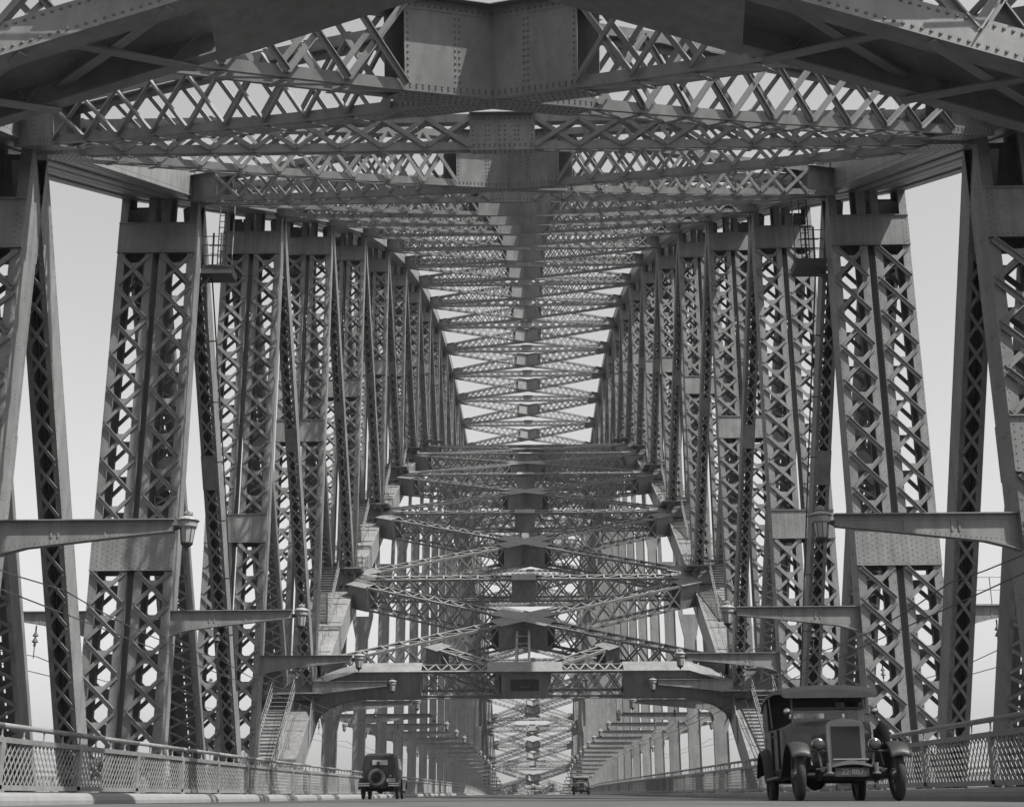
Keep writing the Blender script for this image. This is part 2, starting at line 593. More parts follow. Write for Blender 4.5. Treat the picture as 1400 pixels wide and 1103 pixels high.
for s in (-1, 1):
    for k in range(28):
        chord('top_chord', k, s, tcz, TD, k <= 3)
        if 2 <= k <= 25: chord('bottom_chord', k, s, LC, 1.85, False)
    for k in range(29):
        y = YK(k)
        for e in (-1, 1):
            M = MB()
            x = s*XT+e*(HW+.03)
            zt = TB(k)
            sl = (TB(min(k+1, 28))-TB(max(k-1, 0)))/(P*(2 if 0 < k < 28 else 1))
            pl = [V((x, y-1.5, zt+1.2-sl*1.5)), V((x, y+1.5, zt+1.2+sl*1.5)), V((x, y+1.5, zt+.1+sl*1.5)), V((x, y+.5, zt-.02)), V((x, y-.5, zt-.02)), V((x, y-1.5, zt+.1-sl*1.5))]
            M.prism(pl, V((e*.03, 0, 0)))
            M.build('gusset_plate', STEEL, bridge)
            if 3 <= k <= 25:
                M = MB(); z = LC(k); sl = (LC(min(k+1, 28))-LC(max(k-1, 0)))/(2*P)
                pl = [V((x, y-2.2, z-sl*2.2-.7)), V((x, y+2.2, z+sl*2.2-.7)), V((x, y+2.2, z+sl*2.2+1.3)), V((x, y+.8, z+3.2)), V((x, y-.6, z+3.0)), V((x, y-2.2, z-sl*2.2+1.0))]
                M.prism(pl, V((e*.03, 0, 0)))
                M.build('gusset_plate', STEEL, bridge)
                if e == -s and k <= 6:
                    rv = MB()
                    for i in range(10):
                        for j in range(12):
                            if (i+j) % 2 == 0:
                                rv.rivet(V((x+e*.031, y-.5+i*.12, z+1.1+j*.16)), V((e, 0, 0)), V((0, 1, 0)), .03)
                    rv.build('rivets', STEEL_D, bridge, kind='stuff')

# ------------------------------------------------------------------ lateral bracing
def brace(name, p0, p1, W, dep, Le, Lc, bays, dz=0.0, near=False, close0=True, close1=True, topz=True, rivets=False, Z=V((0, 0, 1)), boff=None):
    """latticed lateral from p0 (chord end) to p1 (centre); dep(t) gives its depth, p0/p1 are bottom points"""
    p0 = p0+Z*dz; p1 = p1+Z*dz
    L = (p1-p0).length
    A = (p1-p0).normalized()
    S = Z.cross(A).normalized()
    if S.y > 0: S = -S
    bo = boff or (lambda t: 0.0)
    def bt(t): return p0+(p1-p0)*(t/L)+Z*bo(t/L)
    def tp(t): return bt(t)+Z*dep(t/L)
    M = MB(); lad = MB()
    stops = [0, Le]+[Le+(L-Le-Lc)*i/bays for i in range(1, bays+1)]+[L]
    hw = W/2
    for sd in (1, -1):
        o = S*(hw*sd)
        for ta, tb in zip(stops, stops[1:]):
            a0, b0, a1, b1 = bt(ta), bt(tb), tp(ta), tp(tb)
            lg = .2 if rivets or near else .15
            # vertical legs
            M.hexa([a0+o, a0+o+S*sd*.03, b0+o+S*sd*.03, b0+o, a0+o+Z*lg, a0+o+S*sd*.03+Z*lg, b0+o+S*sd*.03+Z*lg, b0+o+Z*lg])
            M.hexa([a1+o-Z*lg, a1+o+S*sd*.03-Z*lg, b1+o+S*sd*.03-Z*lg, b1+o-Z*lg, a1+o, a1+o+S*sd*.03, b1+o+S*sd*.03, b1+o])
            # horizontal legs
            i = S*(sd*(hw-(.15 if rivets or near else .11)))
            M.hexa([a0+i-Z*.03, a0+o+S*sd*.03-Z*.03, b0+o+S*sd*.03-Z*.03, b0+i-Z*.03, a0+i, a0+o+S*sd*.03, b0+o+S*sd*.03, b0+i])
            M.hexa([a1+i, a1+o+S*sd*.03, b1+o+S*sd*.03, b1+i, a1+i+Z*.03, a1+o+S*sd*.03+Z*.03, b1+o+S*sd*.03+Z*.03, b1+i+Z*.03])
        # solid web plates
        for (ta, tb, cl) in ((0, Le, close0), (L-Lc, L, close1)):
            if tb-ta < .05: continue
            a0, b0, a1, b1 = bt(ta), bt(tb), tp(ta), tp(tb)
            w = S*sd*(hw+.012); q = S*sd*.012
            M.hexa([a0+w-q, a0+w+q*.5, b0+w+q*.5, b0+w-q, a1+w-q, a1+w+q*.5, b1+w+q*.5, b1+w-q])
    # top and bottom plates over the solid ends
    for (ta, tb) in ((0, Le), (L-Lc, L)):
        if tb-ta < .05: continue
        for f, zz in ((bt, -.045), (tp, .035)):
            a, b = f(ta), f(tb)
            oh = .12 if f is bt else .3
            M.hexa([a-S*(hw+oh)+Z*zz, a+S*(hw+oh)+Z*zz, b+S*(hw+oh)+Z*zz, b-S*(hw+oh)+Z*zz,
                    a-S*(hw+oh)+Z*(zz+.012), a+S*(hw+oh)+Z*(zz+.012), b+S*(hw+oh)+Z*(zz+.012), b-S*(hw+oh)+Z*(zz+.012)])
    # closing diaphragms
    for t in (Le-min(.4, Le*.5), L-Lc+min(.6, Lc*.5)):
        a, b = bt(t), tp(t)
        M.hexa([a-S*hw, a+S*hw, a+S*hw+A*.04, a-S*hw+A*.04, b-S*hw, b+S*hw, b+S*hw+A*.04, b-S*hw+A*.04])
    part = M.build(name, STEEL, bridge)
    ls = stops[1:-1]
    for ta, tb in zip(ls, ls[1:]):
        for sd in (1, -1):
            o = S*(sd*(hw+.045))
            w = .12
            p1_, q1_ = bt(ta)+o+Z*.08, tp(tb)+o-Z*.08
            p2_, q2_ = bt(tb)+o+S*sd*.05+Z*.08, tp(ta)+o+S*sd*.05-Z*.08
            if near and sd == 1:
                bar_obj('lacing_bar', part, p1_, q1_, S, w, .04)
                bar_obj('lacing_bar', part, p2_, q2_, S, w, .04)
            else:
                lad.bar(p1_, q1_, S, w, .035)
                lad.bar(p2_, q2_, S, w, .035)
        # lacing in the flange planes
        for f, zz in ((bt, -.03), (tp, .03)):
            lad.bar(f(ta)-S*(hw-.08)+Z*zz, f(tb)+S*(hw-.08)+Z*zz, Z, .1, .03)
            lad.bar(f(ta)-S*(hw-.0)+Z*zz*2.2, f(ta)+S*(hw-.0)+Z*zz*2.2, Z, .14, .02)
    lad.build('lacing', STEEL, part, kind='stuff')
    if rivets:
        rv = MB()
        r = .03
        for (ta, tb) in ((0, Le), (L-Lc, L)):
            t = ta+.12
            while t < tb:
                for f, e in ((bt, .12), (tp, -.12)):
                    rv.rivet(f(t)+S*(hw+.03)+Z*e, S, A, r)
                    rv.rivet(f(t)+S*(hw+.03)+Z*e*.5, S, A, r*.9) if f is bt else None
                for q in (-.3, 0, .3):
                    rv.rivet(bt(t)+S*q-Z*.045, -Z, A, r)
                t += .15
            for t in (ta+.08, tb-.08, (ta+tb)/2, (ta+tb)/2+.1):
                z = .25
                while z < dep(t/L)-.2:
                    rv.rivet(bt(t)+S*(hw+.018)+Z*z, S, A, r); z += .13
        rv.build('rivets', STEEL_D, part, kind='stuff')
    return part

def nrm(slope): return V((0, -slope, 1)).normalized()
def panel_x(k, zf, d0, d1, W, Lc, Le, bays, nearflag, curve, xin=13.35, boff=None):
    ya, yb = YK(k), YK(k+1)
    za, zb = zf(k), zf(k+1)
    zc = (za+zb)/2
    C = V((0, (ya+yb)/2, zc))
    if curve: dep = lambda t: d0+(d1-d0)*math.sin(min(t*1.08, 1)*PI/2)
    else: dep = lambda t: d0+(d1-d0)*t
    Zn = nrm((zb-za)/P)
    for i, (sx, yy, zz) in enumerate(((-1, ya, za), (1, ya, za), (-1, yb, zb), (1, yb, zb))):
        full = V((sx*15.0, yy, zz))
        t = 1-xin/15.0
        p0 = full+(C-full)*t
        dz = 0.009 if i in (1, 2) else 0.0
        brace('lateral_brace', p0, C, W, dep, Le, Lc, bays, dz, near=nearflag, rivets=(k <= 1 and zf is tl), Z=Zn, boff=boff)
    return C
def strut(k, zf, d0, d1, W, Lc, Le, bays, near=False, xin=13.35, curve=True, riv=False, boff=None):
    dep = (lambda t: d0+(d1-d0)*math.sin(t*PI/2))
    k0, k1 = max(k-1, 0), min(k+1, 28)
    Zn = nrm((zf(k1)-zf(k0))/((k1-k0)*P))
    for sx in (-1, 1):
        brace('lateral_strut', V((sx*xin, YK(k), zf(k))), V((0, YK(k), zf(k))), W, dep, Le, Lc, bays, 0.02, near=near, rivets=riv, Z=Zn, boff=boff)
def tl(k): return TB(k)
def ll(k): return LC(k)-.2+(1.4 if k in (4, 24) else 0)
for k in range(0, 28):
    panel_x(k, tl, .92, 1.86, .9, 2.4, 1.7, 9, k == 0, True, boff=lambda t: -.2-.36*math.sin(min(t*1.08, 1)*PI/2))
for k in range(0, 29):
    strut(k, tl, .92, .95, .75, .93, 1.3, 9, near=False, riv=k <= 2, boff=lambda t: -.3)
def ll2(k): return LC(k)-.2
for k in range(4, 24):
    panel_x(k, ll if k in (4, 23) else ll2, 1.85, 1.85, .95, 2.4, 1.9, 8, False, False)
for k in range(5, 24):
    strut(k, ll2, 1.85, 1.85, .9, .95, 1.7, 8)

# deck level portals at nodes 4 and 24
def portal(k):
    yreal = YK(k); zreal = 7.95; y = 0.0; zb = 0.0; zt = 1.85; W = 1.1
    tilt = math.radians(27)*(1 if k < 14 else -1)
    RM = Matrix.Translation(V((0, yreal, zreal))) @ Matrix.Rotation(tilt, 4, 'X')
    M = MB()
    yf, yr = y-W/2, y+W/2
    # solid haunches
    for s in (-1, 1):
        for yy in (yf, yr):
            pts = [(13.3, zt-.95), (12.2, zt-.5), (10.6, zt), (6.45, zt), (6.45, zb), (10.3, zb), (11.4, zb-.2), (12.3, zb-.55), (12.9, zb-1.0), (13.35, zb-1.7)]
            M.prism([V((s*x, yy, z)) for x, z in pts], V((0, .03, 0)))
        top = [(13.3, zt-.95), (12.2, zt-.5), (10.6, zt), (6.45, zt)]
        for (xa, za), (xb, zb_) in zip(top, top[1:]):
            M.hexa([V((s*xa, yf-.25, za)), V((s*xb, yf-.25, zb_)), V((s*xb, yr+.25, zb_)), V((s*xa, yr+.25, za)),
                    V((s*xa, yf-.25, za+.04)), V((s*xb, yf-.25, zb_+.04)), V((s*xb, yr+.25, zb_+.04)), V((s*xa, yr+.25, za+.04))])
        bot = [(6.45, zb), (10.3, zb), (11.4, zb-.2), (12.3, zb-.55), (12.9, zb-1.0), (13.35, zb-1.7)]
        for (xa, za), (xb, zb_) in zip(bot, bot[1:]):
            M.hexa([V((s*xa, yf-.16, za-.04)), V((s*xb, yf-.16, zb_-.04)), V((s*xb, yr+.16, zb_-.04)), V((s*xa, yr+.16, za-.04)),
                    V((s*xa, yf-.16, za)), V((s*xb, yf-.16, zb_)), V((s*xb, yr+.16, zb_)), V((s*xa, yr+.16, za))])
        for xx in (6.5, 10.6):
            M.box(s*xx-.05, s*xx+.05, yf-.1, yf-.002, zb+.02, zt-.02)
    # centre panel
    M.box(-2.25, 2.55, yf-.3, yr+.3, zt+.002, zt+.04)
    for yy in (yf, yr-.03):
        M.box(-1.35, 1.65, yy-.004, yy+.034, zb, zt)
    # chords
    for z in (zb+.1, zt-.1):
        M.box(-6.45, 6.45, yf-.01, yf+.05, z-.1, z+.1)
        M.box(-6.45, 6.45, yr-.05, yr+.01, z-.1, z+.1)
        M.box(-6.45, 6.45, yf-.16, yf-.012, z-.1 if z < 1 else z+.07, z-.07 if z < 1 else z+.1)
    part = M.build('portal_frame', STEEL, bridge)
    part.matrix_local = RM
    for s in (-1, 1):
        n = 4
        x0, x1 = (1.65, 6.45) if s > 0 else (-6.45, -1.35)
        w = (x1-x0)/n
        for i in range(n):
            a, b = x0+i*w, x0+(i+1)*w
            for yy in (yf-.03, yr+.03):
                for q in (-.07, .07):
                    bar_obj('lacing_bar', part, V((a+.05+q, yy, zb+.1)), V((b-.05+q, yy, zt-.1)), V((0, -1, 0)), .07, .04, UBAR)
                    bar_obj('lacing_bar', part, V((b-.05+q, yy-.05, zb+.1)), V((a+.05+q, yy-.05, zt-.1)), V((0, -1, 0)), .07, .04, UBAR)
        T = MB()
        for i in range(12):
            a = x0+(x1-x0)*i/12; b = x0+(x1-x0)*(i+1)/12
            T.bar(V((a, yf if i % 2 else yr, zt+.02)), V((b, yr if i % 2 else yf, zt+.02)), V((0, 0, 1)), .1, .03)
            T.bar(V((a, yf if i % 2 else yr, zb-.02)), V((b, yr if i % 2 else yf, zb-.02)), V((0, 0, 1)), .1, .03)
        T.build('lacing', STEEL, part, kind='stuff')
    B = MB(); B.box(-.75, 1.05, yf-.06, yf-.006, zb+.5, zb+1.25); B.build('sign_board', DARK, part)
    B = MB(); B.box(-.15, .45, yf-.066, yf-.062, zb+.72, zb+.82); B.build('sign_lettering', STEEL_D, part)
    # K bracing from the portal centre to the crossing laterals and a longitudinal tie
    sg = 1 if k < 14 else -1
    for s in (-1, 1):
        a = V((s*1.2, yreal+sg*.6, zreal+.1)); b = V((s*6.3, yreal+sg*5.0, zreal+2.2))
        brace('k_brace', a, b, .8, lambda t: 1.7, .5, 1.4, 3, .03, Z=nrm(sg*.5))
    T = MB()
    a = V((0, yreal+sg*.3, zreal+1.9)); b = V((0, YK(k)+sg*P/2-sg*.4, zreal+5.6))
    for u in (-.42, .42):
        T.beam(a+V((u, 0, 0)), b+V((u, 0, 0)), V((.16, 0, 0)), V((0, -.02, .05)))
        T.beam(a+V((u, 0, -1.7)), b+V((u, 0, -1.7)), V((.16, 0, 0)), V((0, -.02, .05)))
    for i in range(5):
        p = a+(b-a)*((i+.5)/5)
        T.bar(p+V((-.42, -.3, 0)), p+V((.42, .3, 0.1)), V((0, -.4, 1)).normalized(), .12, .03)
    T.build('longitudinal_tie', STEEL, bridge)
portal(4); portal(24)

# arched end portals at nodes 0 and 28
def end_portal(k):
    y = YK(k); sg = 1 if k < 14 else -1
    ya, yb = (y, y+1.75) if sg > 0 else (y-1.75, y)
    apex, sl = 13.05, .345
    def zb(x): return apex-sl*abs(x)
    M = MB()
    for s in (-1, 1):
        for yy, h in ((ya, .53), (yb-.04, .53)):
            a, b = V((s*.0, yy, zb(0))), V((s*13.4, yy, zb(13.4)))
            M.hexa([a, b, b+V((0, .04, 0)), a+V((0, .04, 0)), a+V((0, 0, h)), b+V((0, 0, h)), b+V((0, .04, h)), a+V((0, .04, h))])
            # standing legs of the flange angles
            M.hexa([a+V((0, 0, -.03)), b+V((0, 0, -.03)), b+V((0, .36 if yy == ya else -.22, -.03)), a+V((0, .36 if yy == ya else -.22, -.03)),
                    a, b, b+V((0, .36 if yy == ya else -.22, 0)), a+V((0, .36 if yy == ya else -.22, 0))])
        # solid soffit in the middle
        a, b = V((0, ya-.02, zb(0)-.045)), V((s*3.95, ya-.02, zb(3.95)-.045))
        c = V((s*4.15, yb+.02, zb(4.15)-.045))
        M.prism([a, b, c, V((0, yb+.02, zb(0)-.045))], V((0, 0, .012)))
        # solid part plate high above
        a, b = V((s*4.0, ya+.1, zb(4.0)+.5)), V((s*13.4, ya+.1, zb(13.4)+.5))
        M.hexa([a, b, b+V((0, 1.63, 0)), a+V((0, 1.63, 0)), a+V((0, 0, .03)), b+V((0, 0, .03)), b+V((0, 1.63, .03)), a+V((0, 1.63, .03))]) if k < 14 else None
        # top chord of the portal truss
        a, b = V((0, ya, 14.6)), V((s*13.4, ya, 13.3))
        M.beam(a, b, V((0, .3, 0)), V((0, 0, .3)))
        M.beam(a+V((0, 1.6, 0)), b+V((0, 1.6, 0)), V((0, .3, 0)), V((0, 0, .3)))
    part = M.build('end_portal', STEEL, bridge)
    for s in (-1, 1):
        xs = [4.5, 6.6, 8.8, 11.0, 13.2]
        for a, b in zip(xs, xs[1:]):
            for (x0, y0, x1, y1, o) in ((a, ya+.1, b, yb-.1, 0), (a, yb-.1, b, ya+.1, .05)):
                bar_obj('soffit_bar', part, V((s*x0, y0, zb(x0)+.14-o)), V((s*x1, y1, zb(x1)+.14-o)), V((0, 0, 1)), .16, .04, UBAR)
        xs = [.3, 2.6, 4.9, 7.2, 9.6, 12.0]
        for i, (a, b) in enumerate(zip(xs, xs[1:])):
            for yy in (ya+.02, yb-.02):
                bar_obj('web_bar', part, V((s*a, yy, zb(a)+.3)), V((s*b, yy, 14.4)), V((0, -1, 0)), .16, .05)
                bar_obj('web_bar', part, V((s*b, yy+.06, zb(b)+.3)), V((s*a, yy+.06, 14.4)), V((0, -1, 0)), .16, .05)
    if k == 0:
        rv = MB()
        for s in (-1, 1):
            x = .2; 
            while x < 13:
                rv.rivet(V((s*x, ya-.001, zb(x)+.07)), V((0, -1, 0)), V((1, 0, 0)), .032)
                rv.rivet(V((s*x, ya-.001, zb(x)+.45)), V((0, -1, 0)), V((1, 0, 0)), .032)
                x += .13
        rv.build('rivets', STEEL_D, part, kind='stuff')
end_portal(0); end_portal(28)

# hangers
for s in (-1, 1):
    for k in range(5, 24):
        y = YK(k); zr = road(y)-.5; zc = LC(k)-.9
        M = MB()
        neck = zc-9.4; ub = zc-7.2
        if neck < zr+3: neck = zr+ (zc-zr)*.45; ub = neck+1.2
        hwid = .53
        x = s*XT
        M.box(x-hwid, x+hwid, y-.25, y+.25, zr, neck)
        for e in (-1, 1):
            M.box(x+e*hwid-.02, x+e*hwid+.02, y-.33, y+.33, zr, neck)
            M.hexa([V((x, y-.24, neck)), V((x+e*hwid, y-.24, neck)), V((x+e*hwid, y+.24, neck)), V((x, y+.24, neck)),
                    V((x, y-.24, ub)), V((x+e*.97, y-.24, ub)), V((x+e*.97, y+.24, ub)), V((x, y+.24, ub))])
            M.hexa([V((x+e*.6, y-.24, ub)), V((x+e*.97, y-.24, ub)), V((x+e*.97, y+.24, ub)), V((x+e*.6, y+.24, ub)),
                    V((x+e*.75, y-.24, zc)), V((x+e*1.1, y-.24, zc)), V((x+e*1.1, y+.24, zc)), V((x+e*.75, y+.24, zc))])
        o = M.build('hanger', STEEL, bridge)
        if k <= 8:
            rv = MB()
            z = zr+2
            while z < neck:
                for e in (-1, 1): rv.rivet(V((x+e*(hwid-.06), y-.25, z)), V((0, -1, 0)), V((1, 0, 0)), .03)
                z += .3
            rv.build('rivets', STEEL_D, o, kind='stuff')

# ------------------------------------------------------------------ stairs, platforms and rails on the bottom chord
def on_chord(y):
    # height of the top face of the bottom chord
    k = (y-Y0)/P; i = int(math.floor(k)); t = k-i
    return lerp(LC(i), LC(i+1), t)+1.08
for s in (-1, 1):
    for k in list(range(4, 12))+list(range(17, 25)):
        y = YK(k); z = LC(k)+1.25+.9
        if k in (4, 24): z = 8.0
        sg = 1 if k < 14 else -1
        pf = MB()
        x0, x1 = s*16.3, s*12.75
        yf = y-sg*.9
        pf.box(min(x0, x1), max(x0, x1), min(yf, yf-sg*1.0), max(yf, yf-sg*1.0), z-.08, z)
        pf.box(min(x0, x1), max(x0, x1), min(yf, yf-sg*.08), max(yf, yf-sg*.08)-0, z-.26, z-.084)
        part = pf.build('access_platform', STEEL, bridge)
        rl = MB()
        for yy in (yf-sg*.05, yf-sg*.98):
            for h in (.5, 1.0):
                if yy == yf-sg*.98: continue
                rl.tube(V((x0, yy, z+h)), V((x1, yy, z+h)), .022, seg=5)
        for xx in (x0, lerp(x0, x1, .3), lerp(x0, x1, .62), x1):
            rl.tube(V((xx, yf-sg*.05, z)), V((xx, yf-sg*.05, z+1.03)), .03, seg=5)
        for xx in (x0, x1):
            for h in (.5, 1.0):
                rl.tube(V((xx, yf-sg*.05, z+h)), V((xx, yf-sg*.98, z+h)), .022, seg=5)
        rl.build('handrail', FENCE, part)
        # lower flight, centre of the chord, falling to the chord face; upper flight beside the post
        if k <= 7 or k >= 21: flights = ((s*15.75, s*14.4, yf-sg*1.0, z, yf-sg*1.0-sg*(5.2 if k != 4 and k != 24 else 7.6), None), (s*13.35, s*12.75, y+sg*3.4, None, yf, z))
        else: flights = ((s*15.75, s*14.4, yf-sg*1.0, z, yf-sg*1.0-sg*4.0, None),)
        for (xa, xb, ya_, za_, yb_, zb_) in flights:
            if za_ is None: za_ = on_chord(ya_)+.25
            if zb_ is None: zb_ = on_chord(yb_)+.1
            st = MB()
            n = 22
            for xx in (xa, xb):
                st.beam(V((xx, ya_, za_-.05)), V((xx, yb_, zb_-.05)), V((.05, 0, 0)), V((0, 0, .26)))
            sp = st.build('stair', STEEL, bridge)
            tr = MB()
            for i in range(n):
                t = (i+.5)/n; yy = lerp(ya_, yb_, t); zz = lerp(za_, zb_, t)
                o = bar_obj('tread', sp, V((xa, yy, zz+.03)), V((xb, yy, zz+.03)), V((0, 0, 1)), .2, .035, UBAR) if (k in (4, 5) ) else tr.box(min(xa, xb), max(xa, xb), yy-.1, yy+.1, zz, zz+.04)
            tr.build('treads', STEEL, sp, kind='stuff')
            hr = MB()
            for xx in (xa, xb):
                for h in (.5, .95):
                    hr.tube(V((xx, ya_, za_+h)), V((xx, yb_, zb_+h)), .022, seg=5)
                for i in range(5):
                    t = i/4; hr.tube(V((xx, lerp(ya_, yb_, t), lerp(za_, zb_, t))), V((xx, lerp(ya_, yb_, t), lerp(za_, zb_, t)+.97)), .025, seg=5)
            hr.build('handrail', FENCE, sp)
    # seam battens and rope rails on the top of the chord
    for k in range(3, 12):
        M = MB()
        for t in (.12, .3, .36, .55, .62, .8, .86):
            y = YK(k)+P*t; z = on_chord(y)
            M.box(s*15-1.55, s*15+1.55, y, y+.1, z-.02, z+.05)
        M.build('cover_batten', STEEL_D, bridge)
        rr = MB()
        for u in (.55, 1.0):
            pts = [V((s*(XT-u), YK(k)+P*t, on_chord(YK(k)+P*t)+(.75 if s > 0 else .7))) for t in (.08, .3, .5, .7, .9)]
            rr.path(pts, .015, 4)
            for p in pts: rr.tube(p, p-V((0, 0, .75)), .018, seg=4)
        rr.build('walkway_rail', DARK, bridge)

# maintenance cages hanging under the top chord beside node 2
for s in (-1, 1):
    y = YK(2)+.6; z = 22.95; xa, xb = s*13.34, s*12.05
    M = MB()
    M.box(min(xa, xb), max(xa, xb), y, y+1.1, z-.38, z)
    M.beam(V((xa, y+.2, z-1.0)), V((lerp(xa, xb, .3), y+.2, z-.4)), V((.08, 0, 0)), V((0, .08, 0)))
    part = M.build('hanging_platform', DARK, bridge)
    rl = MB()
    for h in (.45, .95, 1.35):
        rl.tube(V((xa, y+.05, z+h)), V((lerp(xa, xb, .7), y+.05, z+h)), .02, seg=5)
        rl.tube(V((xa, y+1.05, z+h)), V((lerp(xa, xb, .7), y+1.05, z+h)), .02, seg=5)
    for t in (.35, .62): rl.tube(V((lerp(xa, xb, t), y+.05, z)), V((lerp(xa, xb, t)+.02*s, y+.05, z+1.5)), .045, seg=5)
    rl.build('handrail', DARK, part)
    ld = MB()
    for t in (.36, .62):
        ld.tube(V((lerp(xa, xb, t+.1), y+.3, z)), V((lerp(xa, xb, t+.1), y+.3, TB(2)+.6)), .025, seg=5)
    for i in range(12):
        zz = z+.2+i*.28
        ld.tube(V((lerp(xa, xb, .46), y+.3, zz)), V((lerp(xa, xb, .72), y+.3, zz)), .02, seg=5)
    ld.build('ladder', DARK, part)
    cb = MB()
    cb.tube(V((lerp(xa, xb, .98), y+.1, z-.1)), V((lerp(xa, xb, .98), y+.1, TB(2)+1.0)), .03, seg=5)
    cb.build('guide_pole', STEEL, part)
    d = MB(); a = V((s*13.0, y+.6, z-.4)); b = V((s*13.0, y+10.0, z-17))
    d.path([a, a*.7+b*.3+V((0, .1, 0)), b], .035, 5)
    for i in range(7):
        p = a+(b-a)*(i/7); d.bar(p, p+V((s*.35, 0, 0)), V((0, 1, 0)), .05, .04)
    d.build('service_pipe', DARK, part)

# ------------------------------------------------------------------ lamps on brackets
def lantern(parent, x, y, zb):
    """zb: tip of the pendant; 1.08 m tall in all"""
    g = MB(); g.lathe((x, y, zb), [(.145, .2), (.18, .42), (.2, .62)], 8); g.build('lantern_glass', GLASSL, parent)
    c = MB(); c.lathe((x, y, zb), [(.215, .6), (.24, .63), (.25, .74), (.235, .78), (.3, .79), (.29, .82), (.22, .87), (.14, .905), (.09, .92)], 16)
    c.build('lantern_cap', CAPM, parent)
    f = MB(); f.lathe((x, y, zb), [(.05, .915), (.12, .945), (.125, .975), (.07, .99), (.045, 1.0), (.06, 1.03), (.05, 1.07), (.012, 1.08)], 10)
    for i in range(6):
        a = i*PI/3; f.lathe((x+.1*math.cos(a), y+.1*math.sin(a), zb+.97), [(.015, 0), (.03, .03), (.005, .07)], 5)
    f.build('lantern_finial', CAPM, parent)
    b = MB(); b.lathe((x, y, zb), [(.008, 0), (.03, .03), (.03, .06), (.07, .1), (.14, .15), (.165, .19), (.165, .215), (.14, .22)], 12)
    b.build('lantern_base', DARK, parent)
    r = MB()
    for i in range(8):
        a = 2*PI*i/8
        r.tube(V((x+.148*math.cos(a), y+.148*math.sin(a), zb+.2)), V((x+.205*math.cos(a), y+.205*math.sin(a), zb+.62)), .013, seg=4)
    r.build('glazing_bar', DARK, parent)

def lettering(body, size, m, parent, loc):
    cu = bpy.data.curves.new('plate_text', 'FONT'); cu.body = body; cu.size = size
    cu.align_x = 'CENTER'; cu.align_y = 'CENTER'; cu.extrude = .002
    t = bpy.data.objects.new('plate_text', cu)
    COL.objects.link(t)
    bpy.context.view_layer.update()
    me = bpy.data.meshes.new_from_object(t.evaluated_get(bpy.context.evaluated_depsgraph_get()))
    bpy.data.objects.remove(t)
    me.materials.clear(); me.materials.append(m)
    o = bpy.data.objects.new('plate_lettering', me)
    COL.objects.link(o); o.parent = parent; o.location = loc; o.rotation_euler = (PI/2, 0, 0)
ORD = ['zeroth', 'first', 'second', 'third', 'fourth', 'fifth', 'sixth', 'seventh', 'eighth', 'ninth', 'tenth', 'eleventh', 'twelfth', 'thirteenth', 'fourteenth', 'fifteenth', 'sixteenth', 'seventeenth', 'eighteenth', 'nineteenth', 'twentieth', 'twenty-first', 'twenty-second', 'twenty-third', 'twenty-fourth', 'twenty-fifth', 'twenty-sixth', 'twenty-seventh']
